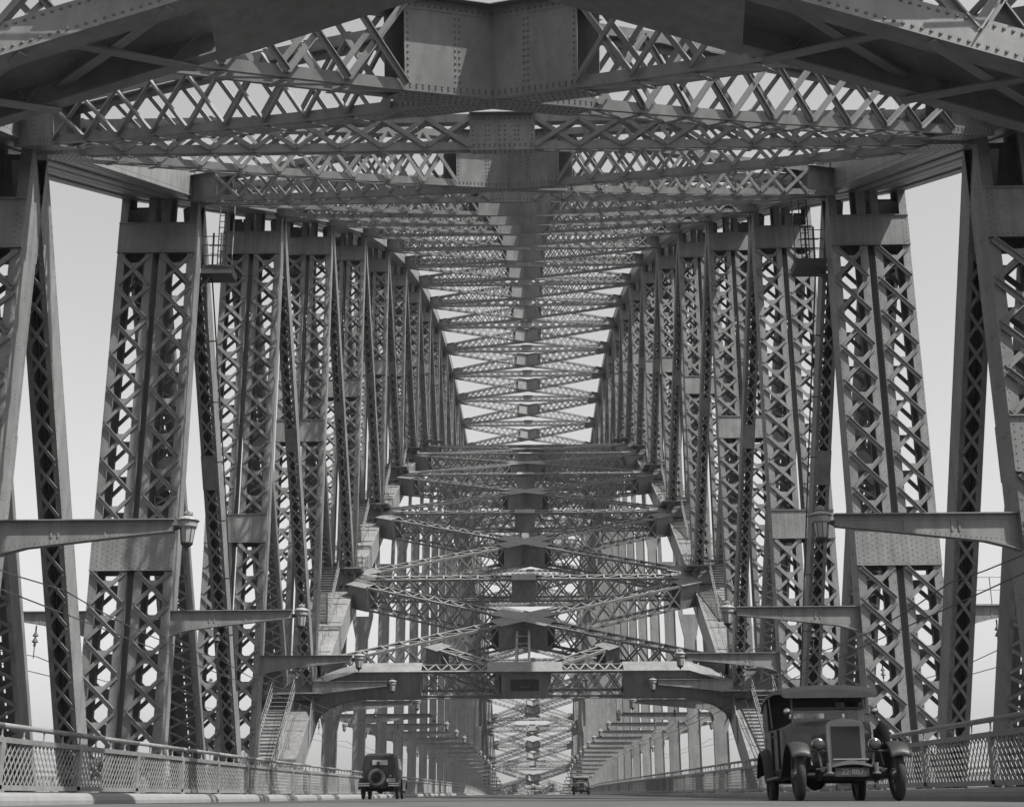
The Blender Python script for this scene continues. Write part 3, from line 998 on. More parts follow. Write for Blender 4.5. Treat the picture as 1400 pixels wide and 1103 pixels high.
def lamp(s, k, outer=False):
    y = YK(k)-(.3 if k != 4 else 1.25); zr = road(YK(k))
    top = zr+7.08
    if k == 1: top = 7.66
    side = 'left' if s < 0 else 'right'
    hanger = 5 <= k <= 23
    if not outer:
        xr = 14.47 if hanger else 13.36
        xt = 8.62; xl = 8.27
        n = min(k, 12)
        if True: lab = '%s bracket lamp from the camera over the %s lane' % (ORD[k], side)
        else: lab = 'tiny distant bracket lamp over the %s lane near the vanishing point' % side
        grp = 'bracket lamps over the roadway'
    else:
        xr = 15.53 if hanger else 16.64
        xt = xr+2.9; xl = xr+3.25
        if True: lab = 'outward pointing bracket lamp on the outer side of the %s %s upright' % (ORD[k], side)
        else: lab = 'tiny distant lamp on the outer side of the %s hangers' % side
        grp = 'bracket lamps facing the outer tracks'
    e = empty('bracket_lamp', (s*xr, y, zr))
    tag(e, lab, 'lamp', grp)
    o = V((s*xr, y, zr))
    dr = (-s if not outer else s)
    Lr = abs(xr-xt)
    def W(u, z): return V((dr*u, 0, z-zr))
    M = MB()
    # web: straight top, tapering bottom with a haunch into the upright
    hz = .8
    bot = [(0, top-.75-hz)]
    for i in range(1, 7):
        a = i/6*PI/2
        bot.append((.75*(1-math.cos(a)), top-.75-hz*(1-math.sin(a))))
    if not hanger: bot = [(0, top-.98), (.35, top-.86), (.9, top-.72)]
    bot = [b for b in bot]
    bot += [(Lr*.6, top-.5), (Lr, top-.3)]
    pts = [W(0, top)]+[W(u, z) for u, z in bot]+[W(Lr, top)]
    M.prism([p-V((0, .012, 0)) for p in pts], V((0, .024, 0)))
    # flanges
    M.beam(W(0, top+.0), W(Lr, top), V((0, .3, 0)), V((0, 0, .03)))
    M.beam(W(0, top-.08), W(Lr, top-.08), V((0, .05, 0)), V((0, 0, .13)))
    for (u0, z0), (u1, z1) in zip(bot, bot[1:]):
        M.beam(W(u0, z0), W(u1, z1), V((0, .26, 0)), V((0, 0, .03)))
        M.beam(W(u0, z0+.06), W(u1, z1+.06), V((0, .045, 0)), V((0, 0, .09)))
    for u in (Lr*.32, Lr*.36, Lr*.62): M.beam(W(u, top-.1), W(u, top-.45), V((.05, 0, 0)), V((0, .07, 0)))
    M.build('bracket_arm', STEEL, e)
    c = MB()
    c.tube(W(Lr, top-.18), W(Lr+.12, top-.2), .05, .05, 8)
    c.tube(W(Lr+.0, top-.28), W(Lr+.15, top-.2), .03, .03, 6)
    c.build('lamp_coupling', DARK, e)
    if k <= 14: lantern(e, dr*(Lr+.35), 0, top-.82-zr)
    else:
        g = MB(); g.lathe((dr*(Lr+.35), 0, top-.82-zr), [(.01, 0), (.15, .2), (.2, .6), (.3, .8), (.1, .92), (.05, 1.08)], 8); g.build('lantern', CAPM, e)
    if k <= 3:
        rv = MB(); u = .2
        while u < Lr:
            rv.rivet(W(u, top-.08)-V((0, .026, 0)), V((0, -1, 0)), V((1, 0, 0)), .016)
            zbm = top-.75+(.45)*u/Lr
            rv.rivet(W(u, zbm+.04)-V((0, .03, 0)), V((0, -1, 0)), V((1, 0, 0)), .016)
            u += .13
        rv.build('rivets', STEEL_D, e, kind='stuff')
for s in (-1, 1):
    for k in range(1, 28):
        lamp(s, k)
        if k >= 2: lamp(s, k, True)
# ladders down from the brackets at nodes 2 and 3: hanging cable guards
# ------------------------------------------------------------------ fences beside the road
def fence(s, X, ya, yb, lab, base=.2, fine=True):
    e = tag(empty('roadside_fence' if X < 12 else 'footway_fence', (s*X, 0, 0)), lab, 'fence', 'fences along the deck')
    n = int((yb-ya)/4.6)
    for i in range(n):
        y0 = ya+i*4.6; y1 = y0+4.6
        z0, z1 = road(y0)+base, road(y1)+base
        if y0 < 260 or not fine:
            p = MB(); p.box(-.06, .06, y0-.1, y0+.1, z0-.05, z0+1.02)
            p.box(-.1, .1, y0-.14, y0+.14, z0, z0+.06)
            p.build('fence_post', FENCE, e)
        r = MB()
        r.tube(V((0, y0, z0+1.24)), V((0, y1, z1+1.24)), .052, seg=8)
        r.build('top_rail', FENCE, e, smooth=True)
        r = MB()
        r.beam(V((0, y0, z0+.97)), V((0, y1, z1+.97)), V((.11, 0, 0)), V((0, 0, .1)))
        r.build('middle_rail', FENCE, e)
        r = MB()
        r.beam(V((0, y0, z0+.09)), V((0, y1, z1+.09)), V((.12, 0, 0)), V((0, 0, .1)))
        r.build('bottom_rail', FENCE, e)
        st = MB()
        for q in (0, .25, .5, .75):
            y = lerp(y0, y1, q); z = lerp(z0, z1, q)
            st.lathe((0, y, z+1.0), [(.05, 0), (.02, .06), (.018, .16), (.03, .2)], 6)
        st.build('rail_stub', FENCE, e)
        if y0 < 330:
            m = MB()
            nb = 20
            w = .034
            H0, H1 = .13, .93
            sp = 4.6/nb
            def pz(y, h): return road(y)+base+h
            run = .38
            for j in range(-3, nb+1):
                for dr in (1, -1):
                    for (x, yy0) in ((.014*dr, y0+j*sp),):
                        # a strand climbs from bottom to top over 2*run, clipped to the panel
                        a0 = yy0 if dr > 0 else yy0+2*run
                        b0 = yy0+2*run if dr > 0 else yy0
                        ta, tb = 0.0, 1.0
                        lo, hi = y0+.08, y1-.08
                        def at(t): return a0+(b0-a0)*t
                        if dr > 0:
                            if at(0) < lo: ta = (lo-a0)/(b0-a0)
                            if at(1) > hi: tb = (hi-a0)/(b0-a0)
                        else:
                            if at(0) > hi: ta = (hi-a0)/(b0-a0)
                            if at(1) < lo: tb = (lo-a0)/(b0-a0)
                        if tb-ta < .08: continue
                        pa, pb = at(ta), at(tb)
                        m.bar(V((x, pa, pz(pa, lerp(H0, H1, ta)))), V((x, pb, pz(pb, lerp(H0, H1, tb)))), V((1, 0, 0)), w, .012)
            m.build('mesh_panel', FENCE, e, kind=None)
fence(-1, 9.4, 12.7, 470, 'diamond mesh railing with round top rail along the left kerb')
fence(1, 9.4, 12.7, 470, 'diamond mesh railing with round top rail along the right kerb')
fence(-1, 24.2, 12.7, 330, 'outer footway railing on the left edge of the bridge', base=.16)
fence(1, 24.2, 12.7, 330, 'outer footway railing on the right edge of the bridge', base=.16)

# ------------------------------------------------------------------ overhead wires
def wire(s, x, h, lab, sagm=0.0, r=.018):
    o = MB(); prev = None
    for k in range(-1, 28):
        ya, yb = YK(k), YK(k+1)
        for i in range(6):
            t0, t1 = i/6, (i+1)/6
            f = lambda t: V((s*x, lerp(ya, yb, t), road(lerp(ya, yb, t))+h-sagm*4*t*(1-t)))
            o.tube(f(t0), f(t1), r, seg=4, caps=False)
    tag(o.build('overhead_wire', DARK), lab, 'wire', 'overhead wires above the railway tracks')
for s, nm in ((-1, 'left'), (1, 'right')):
    wire(s, 11.5, 5.32, 'upper overhead wire between the %s fence and truss' % nm, .25)
    wire(s, 11.56, 4.75, 'lower contact wire between the %s fence and truss' % nm)
    wire(s, 18.6, 5.4, 'upper overhead wire outside the %s truss' % nm, .25)
    wire(s, 18.66, 4.8, 'lower contact wire outside the %s truss' % nm)
    for k in (2, 3, 4, 5, 6):
        for x in (11.5, 18.6):
            y = YK(k)-.3; zt = road(YK(k))+6.5
            i = MB()
            i.lathe((s*x, y, zt-.75), [(.05, 0), (.05, .1), (.02, .12), (.13, .17), (.03, .34), (.02, .36), (.12, .4), (.03, .56), (.03, .8)], 10)
            i.tube(V((s*x, y, zt-.7)), V((s*x, y, road(y)+5.3)), .02, seg=5)
            tag(i.build('insulator', DARK), 'dark double shed insulator %s, %s upright from the camera' % ('over the inner %s track' % nm if x < 12 else 'over the outer %s track' % nm, ORD[k]), 'insulator', 'insulators carrying the overhead wires')

# signal gantry rail behind the second right post
g = tag(empty('signal_gantry', (16.7, YK(2)+.3, 0)), 'slim handrailed gantry outside the second right post', 'gantry')
zt = 8.1
m = MB(); m.box(0, 6.5, -.3, .5, zt-.12, zt); m.box(0, 6.5, -.35, -.3, zt-.55, zt-.125); m.build('gantry_beam', STEEL, g)
m = MB()
for h in (.55, 1.05): m.tube(V((0, -.3, zt+h)), V((6.5, -.3, zt+h)), .02, seg=5)
for i in range(8): m.tube(V((.1+i*.9, -.3, zt)), V((.1+i*.9, -.3, zt+1.07)), .022, seg=5)
m.build('handrail', STEEL, g)

# ------------------------------------------------------------------ pylons at the far end
for s in (-1, 1):
    e = tag(empty('granite_pylon', (s*29, YK(28)+16, 0)), 'pale granite pylon tower at the far end on the %s' % ('left' if s < 0 else 'right'), 'pylon', 'pylons at the far end of the arch')
    m = MB()
    def frus(x0, x1, y0, y1, z0, z1, ins):
        m.hexa([V((x0, y0, z0)), V((x1, y0, z0)), V((x1, y1, z0)), V((x0, y1, z0)), V((x0+ins, y0+ins, z1)), V((x1-ins, y0+ins, z1)), V((x1-ins, y1-ins, z1)), V((x0+ins, y1-ins, z1))])
    frus(-7, 7, -9, 9, -54, 20, 1.2)
    frus(-6.1, 6.1, -8.1, 8.1, 20.01, 22, .0)
    frus(-5.4, 5.4, -7.2, 7.2, 22.01, 33, .6)
    m.build('tower_shaft', STONE, e)
    for i in range(3):
        w = MB(); w.box(-3+i*2.6, -1.9+i*2.6, -7.25, -6.6, 24, 30); w.build('window', BLACK, e)

# ------------------------------------------------------------------ motor cars
def arc(c, r, a0, a1, n, X):
    return [V((X, c[0]+r*math.cos(lerp(a0, a1, i/n)), c[1]+r*math.sin(lerp(a0, a1, i/n)))) for i in range(n+1)]
def shell(M, secs, close=True):
    # secs: list of cross sections (list of Vectors, equal count) -> skin
    n = len(secs[0]); b = len(M.v)
    for s_ in secs: M.v += [tuple(p) for p in s_]
    for i in range(len(secs)-1):
        for j in range(n-1):
            a = b+i*n+j; M.f.append((a, a+1, a+n+1, a+n))
    if close:
        M.f.append(tuple(b+j for j in range(n-1, -1, -1)))
        M.f.append(tuple(b+(len(secs)-1)*n+j for j in range(n)))
def wheel(parent, x, y, r=.375, w=.125, steer=0.0, name='wheel', rimm=None):
    t = MB()
    prof = [(r*.72, -w*.45), (r*.86, -w*.5), (r*.96, -w*.36), (r, -w*.12), (r, w*.12), (r*.96, w*.36), (r*.86, w*.5), (r*.72, w*.45), (r*.7, 0)]
    t.lathe((0, 0, 0), prof+[prof[0]], 28, 'x', False)
    o = t.build(name, RUBBER, parent, smooth=True)
    o.location = (x, y, r); o.rotation_euler = (0, 0, steer)
    s_ = MB()
    s_.lathe((0, 0, 0), [(r*.74, -w*.3), (r*.74, w*.3), (r*.66, w*.2), (r*.66, -w*.2), (r*.74, -w*.3)], 24, 'x', False)
    for i in range(12):
        a = 2*PI*i/12
        s_.tube(V((0, .06*math.cos(a), .06*math.sin(a))), V((0, r*.69*math.cos(a), r*.69*math.sin(a))), .02, .014, 6)
    s_.lathe((0, 0, 0), [(.02, -.1), (.07, -.09), (.08, 0), (.07, .09), (.02, .1)], 12, 'x')
    q = s_.build('rim', rimm or SPOKE, o)
    return o
def fender(parent, m, x, pts, w=.3, crown=.05, name='mudguard'):
    """curved mudguard strip through pts (y,z) centred at x"""
    M = MB(); secs = []
    for (y, z) in pts:
        secs.append([V((x+u*w/2, y, z-crown*abs(u)**2.2)) for u in (-1, -.8, -.4, 0, .4, .8, 1)])
    n = 7; b = len(M.v)
    for s_ in secs: M.v += [tuple(p) for p in s_]
    for i in range(len(secs)-1):
        for j in range(n-1):
            a = b+i*n+j; M.f.append((a, a+1, a+n+1, a+n))
    # side skirts
    o = M.build(name, m, parent, smooth=True)
    md = o.modifiers.new('solid', 'SOLIDIFY'); md.thickness = .02
    return o

def tourer(loc, rz, paint, canvas, plate=None, name='touring_car', lab='', grp=None, detail=True):
    """1920s open tourer with its canvas hood raised; nose points to -y"""
    e = tag(empty(name, loc, rz=rz), lab, 'car', grp)
    WB = 2.95; TR = .70
    for (x, y) in ((-TR, 0), (TR, 0), (-TR, WB), (TR, WB)): wheel(e, x, y)
    # bonnet
    M = MB()
    def sec(y, w, z0, z1, r=.12):
        p = []
        for (u, v) in ((-1, 0), (-1, .55), (-.96, .78), (-.82, .93), (-.5, 1.0), (0, 1.02), (.5, 1.0), (.82, .93), (.96, .78), (1, .55), (1, 0)):
            p.append(V((u*w, y, z0+(z1-z0)*v)))
        return p
    shell(M, [sec(.02, .245, .5, 1.1), sec(.35, .28, .48, 1.12), sec(.85, .36, .45, 1.15), sec(1.0, .46, .42, 1.17), sec(1.18, .62, .4, 1.2)])
    M.build('bonnet', paint, e, smooth=False)
    L = MB()
    for s in (-1, 1):
        for i in range(9):
            y = .2+i*.065; w = lerp(.27, .345, i/9)
            L.box(s*w-.012, s*w+.012, y, y+.03, .62, .95)
    L.build('bonnet_louvre', paint, e)
    # radiator
    M = MB()
    M.prism([V((x, -.06, z)) for x, z in ((-.25, .5), (-.275, .56), (-.275, 1.05), (-.24, 1.11), (-.1, 1.14), (.1, 1.14), (.24, 1.11), (.275, 1.05), (.275, .56), (.25, .5))], V((0, .1, 0)))
    rd = M.build('radiator_shell', CHROMED, e)
    md = rd.modifiers.new('bev', 'BEVEL'); md.width = .012; md.segments = 2
    M = MB(); M.box(-.205, .205, -.075, -.062, .56, 1.04); M.build('radiator_core', BLACK, e)
    M = MB(); M.lathe((0, -.01, 1.13), [(.05, 0), (.055, .03), (.02, .05), (.015, .09)], 10); M.build('radiator_cap', CHROME, e)
    # body tub
    M = MB()
    def bsec(y, w, z0, z1):
        return [V((-w*.92, y, z0)), V((-w, y, z0+.1)), V((-w*1.0, y, z1-.06)), V((-w*.96, y, z1)), V((w*.96, y, z1)), V((w*1.0, y, z1-.06)), V((w, y, z0+.1)), V((w*.92, y, z0))]
    shell(M, [bsec(1.19, .62, .4, 1.18), bsec(1.5, .68, .4, 1.14), bsec(2.2, .74, .4, 1.14), bsec(3.0, .76, .42, 1.16), bsec(3.35, .74, .48, 1.18), bsec(3.55, .66, .58, 1.12)])
    M.build('body', paint, e)
    # door seams
    M = MB()
    for s in (-1, 1):
        for y in (1.55, 2.2, 2.3, 2.95):
            M.box(s*.735-.012, s*.765, y, y+.012, .5, 1.1) if s > 0 else M.box(-.765, -.735+.012, y, y+.012, .5, 1.1)
    M.build('door_seam', BLACK, e)
    M = MB()
    for s in (-1, 1):
        for y in (1.7, 2.85): M.tube(V((s*.76, y, 1.0)), V((s*.8, y+.1, 1.0)), .014, seg=6)
    M.build('door_handle', CHROME, e)
    # chassis, springs, axle
    M = MB()
    for s in (-1, 1):
        M.box(s*.38-.03, s*.38+.03, -.3, 3.6, .38, .47)
        M.path([(s*.42, -.45, .42), (s*.42, -.2, .34), (s*.42, 0, .31), (s*.42, .3, .35), (s*.42, .5, .42)], .032, 6)
    M.tube(V((-TR, 0, .36)), V((TR, 0, .36)), .035, seg=8)
    M.tube(V((-TR, WB, .375)), V((TR, WB, .375)), .05, seg=8)
    M.lathe((0, WB, .375), [(.02, -.16), (.16, -.05), (.16, .05), (.02, .16)], 12, 'y')
    M.box(-.22, .22, .1, 1.2, .3, .5)
    M.build('chassis', BLACK, e)
    # mudguards and running boards
    for s in (-1, 1):
        fp = [(-.39, .62), (-.34, .7), (-.25, .77), (-.1, .83), (.08, .845), (.26, .8), (.42, .7), (.6, .56), (.8, .43), (1.0, .38)]
        fender(e, PAINT_CAR, s*.7, fp, .29, .035)
        rp = [(WB-.62, .38), (WB-.55, .42), (WB-.48, .6), (WB-.36, .76), (WB-.16, .86), (WB+.06, .88), (WB+.28, .8), (WB+.42, .66), (WB+.5, .48)]
        fender(e, PAINT_CAR, s*.74, rp, .3, .06)
        M = MB(); M.box(s*.72-.15, s*.72+.15, .98, WB-.6, .35, .385); M.build('running_board', paint, e)
        M = MB(); M.quad((s*.56, .3, .45), (s*.56, WB-.5, .4), (s*.6, WB-.5, .62), (s*.5, .3, .62)); M.box(s*.57-.01, s*.57+.01, .6, WB-.5, .37, .6); M.build('valance', paint, e)
        # inner wing
        M = MB(); M.prism([V((s*.5, -.1, .5)), V((s*.5, .2, .8)), V((s*.5, .45, .68)), V((s*.5, .8, .45)), V((s*.5, .1, .45))], V((s*.02, 0, 0))); M.build('wing_valance', paint, e)
    # headlamps
    for s in (-1, 1):
        M = MB(); M.lathe((s*.4, -.09, .78), [(.075, 0), (.098, .01), (.1, .04), (.088, .1), (.055, .16), (.01, .19)], 20, 'y')
        h = M.build('headlight', CHROME, e, smooth=True)
        M = MB(); M.lathe((s*.4, -.105, .78), [(.03, -.008), (.06, .0), (.084, .012)], 20, 'y'); M.build('headlight_glass', LENS, h, smooth=True)
    M = MB(); M.tube(V((-.62, .02, .7)), V((.62, .02, .7)), .018, seg=8)
    for s in (-1, 1): M.tube(V((s*.4, .0, .7)), V((s*.36, .0, .45)), .02, seg=6)
    M.build('lamp_bar', CHROMED, e)
    # bumper: two bowed spring leaves
    M = MB()
    prev = None
    for i in range(17):
        u = -1+i/8
        x = u*.5; y = -.42+.1*abs(u)**3; z = .49+.035*math.cos(u*PI*1.0)-.02*abs(u)
        if prev: M.beam(prev, V((x, y, z)), V((0, .02, 0)), V((0, 0, .045*(1.3-abs(u)))))
        prev = V((x, y, z))
    M.tube(V((-.25, -.35, .56)), V((.25, -.35, .56)), .016, seg=6)
    M.build('bumper', CHROMED, e)
    M = MB()
    for s in (-1, 1):
        M.tube(V((s*.33, -.44, .52)), V((s*.33, -.44, .38)), .035, seg=8)
        M.lathe((s*.33, -.44, .36), [(.06, 0), (.065, .015), (.06, .03)], 10)
        M.tube(V((s*.33, -.42, .45)), V((s*.38, -.15, .42)), .02, seg=6)
    M.build('bumper_bracket', CHROMED, e)
    if plate:
        M = MB(); M.box(-.24, .24, -.4, -.385, .33, .45); pb = M.build('number_plate', PLATE, e)
        lettering(plate, .115, LETTER, pb, (0, -.404, .39))
    # windscreen
    M = MB()
    for s in (-1, 1): M.tube(V((s*.56, 1.2, 1.16)), V((s*.54, 1.32, 1.6)), .016, seg=6)
    for z, y in ((1.17, 1.2), (1.4, 1.26), (1.6, 1.32)): M.tube(V((-.56, y, z)), V((.56, y, z)), .014, seg=6)
    M.build('windscreen_frame', CHROMED, e)
    M = MB(); M.hexa([V((-.55, 1.2, 1.17)), V((.55, 1.2, 1.17)), V((.55, 1.206, 1.17)), V((-.55, 1.206, 1.17)), V((-.54, 1.32, 1.6)), V((.54, 1.32, 1.6)), V((.54, 1.326, 1.6)), V((-.54, 1.326, 1.6))])
    M.build('windscreen', GLASS, e)
    # side lamp on the scuttle
    for s in (-1, 1):
        M = MB(); M.lathe((s*.66, 1.02, 1.34), [(.03, -.05), (.055, -.03), (.055, .02), (.02, .06)], 12, 'y'); M.tube(V((s*.6, 1.1, 1.3)), V((s*.56, 1.22, 1.3)), .012, seg=6)
        M.build('side_lamp', CHROME, e, smooth=True)
    # hood
    M = MB()
    def hs(y, w, z, dr):
        return [V((-w, y, z-dr)), V((-w*.98, y, z-dr*.45)), V((-w*.82, y, z-.03)), V((-w*.4, y, z)), V((0, y, z+.01)), V((w*.4, y, z)), V((w*.82, y, z-.03)), V((w*.98, y, z-dr*.45)), V((w, y, z-dr))]
    shell(M, [hs(1.02, .70, 1.66, .12), hs(1.06, .74, 1.73, .13), hs(1.6, .78, 1.77, .13), hs(2.3, .79, 1.77, .13), hs(3.0, .79, 1.75, .15), hs(3.35, .78, 1.68, .2)], close=True)
    ho = M.build('hood', canvas, e, smooth=False)
    md = ho.modifiers.new('bev', 'BEVEL'); md.width = .02; md.segments = 2; md.limit_method = 'ANGLE'; md.angle_limit = math.radians(30)
    for xa, xb in ((-.74, -.3), (.3, .74)):
        M = MB(); M.prism([V((xa, 3.33, 1.62)), V((xb, 3.33, 1.62)), V((xb*.96, 3.5, 1.15)), V((xa*.96, 3.5, 1.15))], V((0, .02, 0))); M.build('rear_curtain', canvas, e)
    M = MB(); M.prism([V((-.3, 3.40, 1.4)), V((.3, 3.40, 1.4)), V((.29, 3.5, 1.15)), V((-.29, 3.5, 1.15))], V((0, .02, 0))); M.build('rear_curtain', canvas, e)
    for s in (-1, 1):
        M = MB(); M.prism([V((s*.76, 2.75, 1.62)), V((s*.76, 3.35, 1.6)), V((s*.72, 3.5, 1.15)), V((s*.745, 2.75, 1.15))], V((s*-.015, 0, 0))); M.build('side_curtain', canvas, e)
        M = MB(); M.tube(V((s*.745, 2.2, 1.15)), V((s*.77, 2.25, 1.66)), .015, seg=6); M.build('hood_stick', canvas, e)
    # seats and interior
    M = MB()
    M.box(-.6, .6, 1.95, 2.15, .9, 1.2); M.box(-.6, .6, 1.6, 1.949, .8, .95)
    M.build('seat', BLACK, e)
    M = MB(); M.box(-.6, .6, 3.0, 3.2, .9, 1.22); M.build('rear_seat', BLACK, e)
    M = MB()
    n = 18
    for i in range(n):
        a, b = 2*PI*i/n, 2*PI*(i+1)/n
        f = lambda t: V((.3+.19*math.cos(t), 1.5+.1*math.sin(t), 1.2+.16*math.sin(t)))
        M.tube(f(a), f(b), .013, seg=5)
    M.build('steering_wheel', BLACK, e)
    # spare wheel on the left running board side
    t = MB(); t.lathe((0, 0, 0), [(.26, -.05), (.33, -.06), (.375, -.02), (.375, .02), (.33, .06), (.26, .05), (.26, -.05)], 24, 'x', False)
    o = t.build('spare_wheel', RUBBER, e, smooth=True); o.location = (.72, .92, .78)
    return e
def driver(parent_loc, rz, lx, ly, lab):
    """seated figure seen head and shoulders through the glass, one continuous body"""
    me = bpy.data.meshes.new('person')
    vs = [(0, .0, .8), (0, .02, 1.0), (0, .03, 1.2), (0, .02, 1.33), (0, 0, 1.4), (0, -.02, 1.5), (0, -.02, 1.58),
          (-.17, .02, 1.28), (-.22, -.1, 1.08), (-.14, -.34, 1.12), (.17, .02, 1.28), (.22, -.1, 1.08), (.14, -.34, 1.12),
          (-.12, -.3, .85), (.12, -.3, .85), (-.12, -.42, .5), (.12, -.42, .5)]
    es = [(0, 1), (1, 2), (2, 3), (3, 4), (4, 5), (5, 6), (2, 7), (7, 8), (8, 9), (2, 10), (10, 11), (11, 12), (0, 13), (0, 14), (13, 15), (14, 16)]
    rad = [.15, .14, .15, .07, .055, .09, .07, .075, .055, .035, .075, .055, .035, .085, .085, .05, .05]
    me.from_pydata(vs, es, [])
    o = bpy.data.objects.new('person', me)
    COL.objects.link(o)
    sk = o.modifiers.new('skin', 'SKIN')
    for i, v in enumerate(me.skin_vertices[0].data):
        v.radius = (rad[i], rad[i]); v.use_root = (i == 0)
    o.modifiers.new('sub', 'SUBSURF').levels = 1
    me.materials.append(CLOTH)
    m = Matrix.Translation(V(parent_loc)) @ Matrix.Rotation(rz, 4, 'Z') @ Matrix.Translation(V((lx, ly, -.02)))
    o.matrix_world = m
    tag(o, lab, 'person')
    h = MB(); h.lathe((0, -.02, 1.55), [(.13, .0), (.13, .012), (.09, .02), (.088, .09), (.06, .12)], 14); h.build('hat', CLOTH, o)
    f = MB(); f.lathe((0, -.045, 1.44), [(.02, 0), (.062, .03), (.075, .08), (.07, .12)], 12); f.build('face', SKIN, o)
    return o

zc = road(20.6)
tourer((5.27, 20.3, zc-.01), math.radians(-2.2), PAINT_GREY, CANVAS, plate='22·887', lab='large grey 1920s touring car with raised canvas hood driving towards the camera', detail=True)
driver((5.27, 20.3, zc), math.radians(-2.2), .3, 1.95, 'driver in a dark coat and hat behind the windscreen of the near touring car')
tourer((5.1, 132.5, road(133)), 0, PAINT_FAR, CANVAS, name='touring_car', lab='small distant dark car approaching in the right lane near the vanishing point')

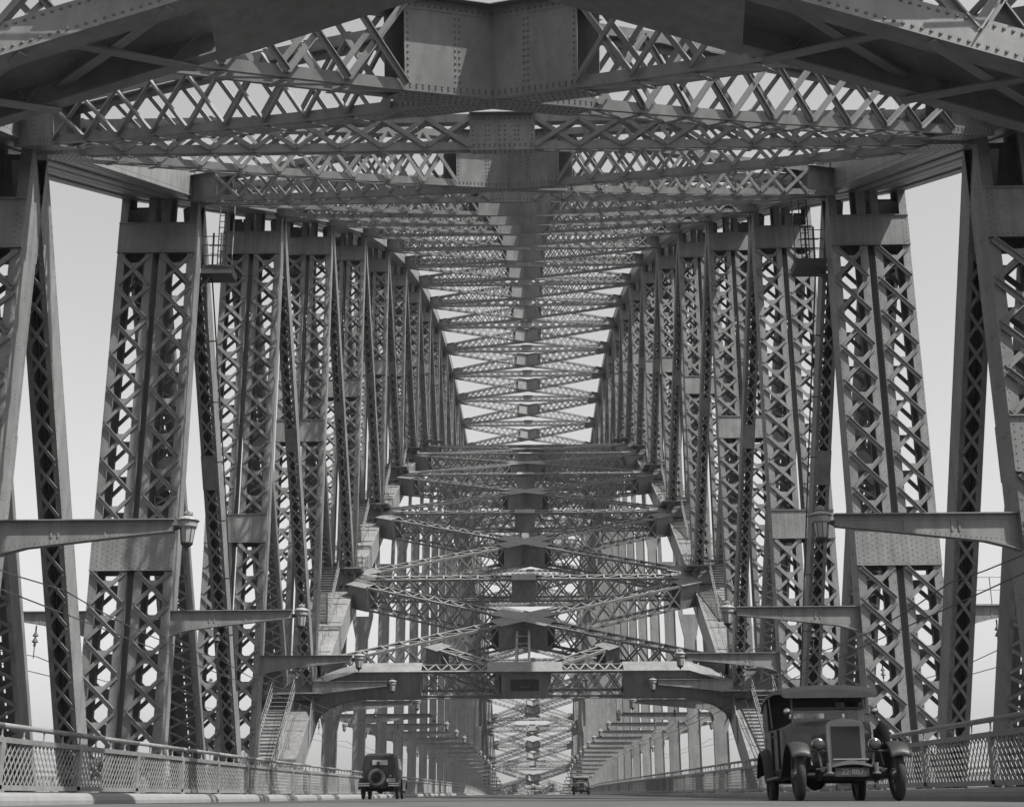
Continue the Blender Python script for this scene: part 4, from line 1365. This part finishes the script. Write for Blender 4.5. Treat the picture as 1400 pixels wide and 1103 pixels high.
def sedan(loc, rz, lab):
    """1920s closed car seen from behind; nose points to +y, origin at rear axle"""
    e = tag(empty('saloon_car', loc, rz=rz), lab, 'car')
    WB = 2.7; TR = .70
    for (x, y) in ((-TR, 0), (TR, 0), (-TR, WB), (TR, WB)): wheel(e, x, y, r=.37)
    M = MB()
    def sec(y, w0, w1, w2, z0, zb, zt):
        # lower width, belt width, roof width
        return [V((-w0, y, z0)), V((-w1, y, z0+.22)), V((-w1, y, zb)), V((-w2, y, zt-.12)), V((-w2*.86, y, zt-.03)), V((-w2*.4, y, zt)), V((w2*.4, y, zt)), V((w2*.86, y, zt-.03)), V((w2, y, zt-.12)), V((w1, y, zb)), V((w1, y, z0+.22)), V((w0, y, z0))]
    shell(M, [sec(-.5, .5, .62, .6, .62, 1.15, 1.72), sec(-.38, .6, .7, .66, .5, 1.15, 1.8), sec(.1, .64, .74, .69, .42, 1.15, 1.84), sec(1.2, .66, .75, .7, .42, 1.15, 1.84), sec(1.75, .62, .7, .68, .42, 1.15, 1.8), sec(1.86, .58, .66, .64, .42, 1.12, 1.7)])
    M.build('body', PAINT_CAR, e)
    M = MB()
    def bs(y, w, z1): return [V((-w, y, .45)), V((-w, y, z1-.15)), V((-w*.7, y, z1)), V((w*.7, y, z1)), V((w, y, z1-.15)), V((w, y, .45))]
    shell(M, [bs(1.87, .5, 1.14), bs(2.3, .4, 1.12), bs(2.95, .3, 1.08)])
    M.build('bonnet', PAINT_CAR, e)
    # rear window, windscreen light beyond put into its pale opaque colour
    M = MB(); M.box(-.36, .36, -.515, -.49, 1.3, 1.58); M.build('window_frame', PAINT_CAR, e)
    M = MB(); M.box(-.31, .31, -.522, -.516, 1.34, 1.54); M.build('rear_window', WGL, e)
    M = MB(); M.lathe((-.06, -.526, 1.34), [(.06, 0), (.075, .06), (.06, .13), (.02, .15)], 10); M.build('passenger_head', CLOTH, e)
    # side windows
    for s in (-1, 1):
        for (y0, y1) in ((-.1, .55), (.7, 1.5)):
            M = MB(); M.hexa([V((s*.742, y0, 1.2)), V((s*.748, y0, 1.2)), V((s*.748, y1, 1.2)), V((s*.742, y1, 1.2)), V((s*.695, y0, 1.62)), V((s*.705, y0, 1.62)), V((s*.705, y1, 1.62)), V((s*.695, y1, 1.62))])
            M.build('side_window', WGL, e)
    # mudguards
    for s in (-1, 1):
        fender(e, PAINT_CAR, s*.72, [(-.5, .4), (-.46, .6), (-.34, .76), (-.12, .86), (.1, .87), (.3, .78), (.45, .6), (.55, .4)], .3, .06)
        fender(e, PAINT_CAR, s*.72, [(WB-.9, .36), (WB-.6, .5), (WB-.35, .72), (WB-.1, .85), (WB+.12, .86), (WB+.32, .76), (WB+.42, .55)], .3, .06)
        M = MB(); M.box(s*.74-.15, s*.74+.15, .5, WB-.85, .34, .37); M.build('running_board', PAINT_CAR, e)
        # bumperettes
        M = MB()
        for z in (.5, .58): M.box(s*.6-.22, s*.6+.22, -.78, -.755, z, z+.045)
        M.box(s*.55-.03, s*.55+.03, -.76, -.4, .5, .56)
        M.build('bumper', CHROME, e)
    M = MB(); M.box(-.34, .34, -.2, 2.9, .36, .46); M.tube(V((-TR, 0, .37)), V((TR, 0, .37)), .05, seg=8); M.lathe((0, 0, .37), [(.02, -.15), (.15, -.04), (.15, .04), (.02, .15)], 12, 'y'); M.box(-.45, .45, -.62, -.45, .42, .62)
    M.build('chassis', BLACK, e)
    # spare wheel
    t = MB(); t.lathe((0, 0, 0), [(.22, -.06), (.29, -.075), (.355, -.05), (.37, 0), (.355, .05), (.29, .06), (.22, .05), (.22, -.06)], 30, 'y', False)
    o = t.build('spare_tyre', SPARE, e, smooth=True); o.location = (-.13, -.62, .83)
    t = MB(); t.lathe((0, 0, 0), [(.21, -.02), (.2, -.035), (.06, -.03), (.05, -.07), (.01, -.08)], 24, 'y'); q = t.build('spare_rim', BLACK, o)
    M = MB(); M.box(.3, .66, -.68, -.665, .66, .8); pb = M.build('number_plate', PLATEW, e)
    lettering('115·067', .11, PLATE, pb, (.48, -.684, .73))
    M = MB(); M.lathe((.44, -.6, .9), [(.02, -.05), (.05, -.04), (.055, .0), (.02, .05)], 12, 'y'); M.build('tail_lamp', CHROMED, e)
    return e
WGL = mat('window_pane_painted_light', 0.28, 0.08, spec=0.8)  # opaque pale panes, light through the car painted into the colour
SPARE = mat('dusty_tyre', 0.075, 0.8, var=.15, scale=6)
PLATEW = mat('number_plate_pale', 0.35, 0.6)
sedan((-5.6, 58.0, road(58)), math.radians(1.0), 'black saloon car seen from behind with a round spare tyre on its back')

# ------------------------------------------------------------------ harbour haze
hm = bpy.data.materials.new('harbour_haze')
hm.use_nodes = True
t = hm.node_tree
t.nodes.clear()
pv = t.nodes.new('ShaderNodeVolumePrincipled')
pv.inputs['Color'].default_value = (.9, .9, .9, 1)
pv.inputs['Density'].default_value = 0.00013
mo = t.nodes.new('ShaderNodeOutputMaterial')
t.links.new(pv.outputs[0], mo.inputs['Volume'])
h = MB(); h.box(-6200, 6200, -4200, 9200, -55, 95)
tag(h.build('haze', hm), kind='stuff', label='thin summer haze over the harbour')
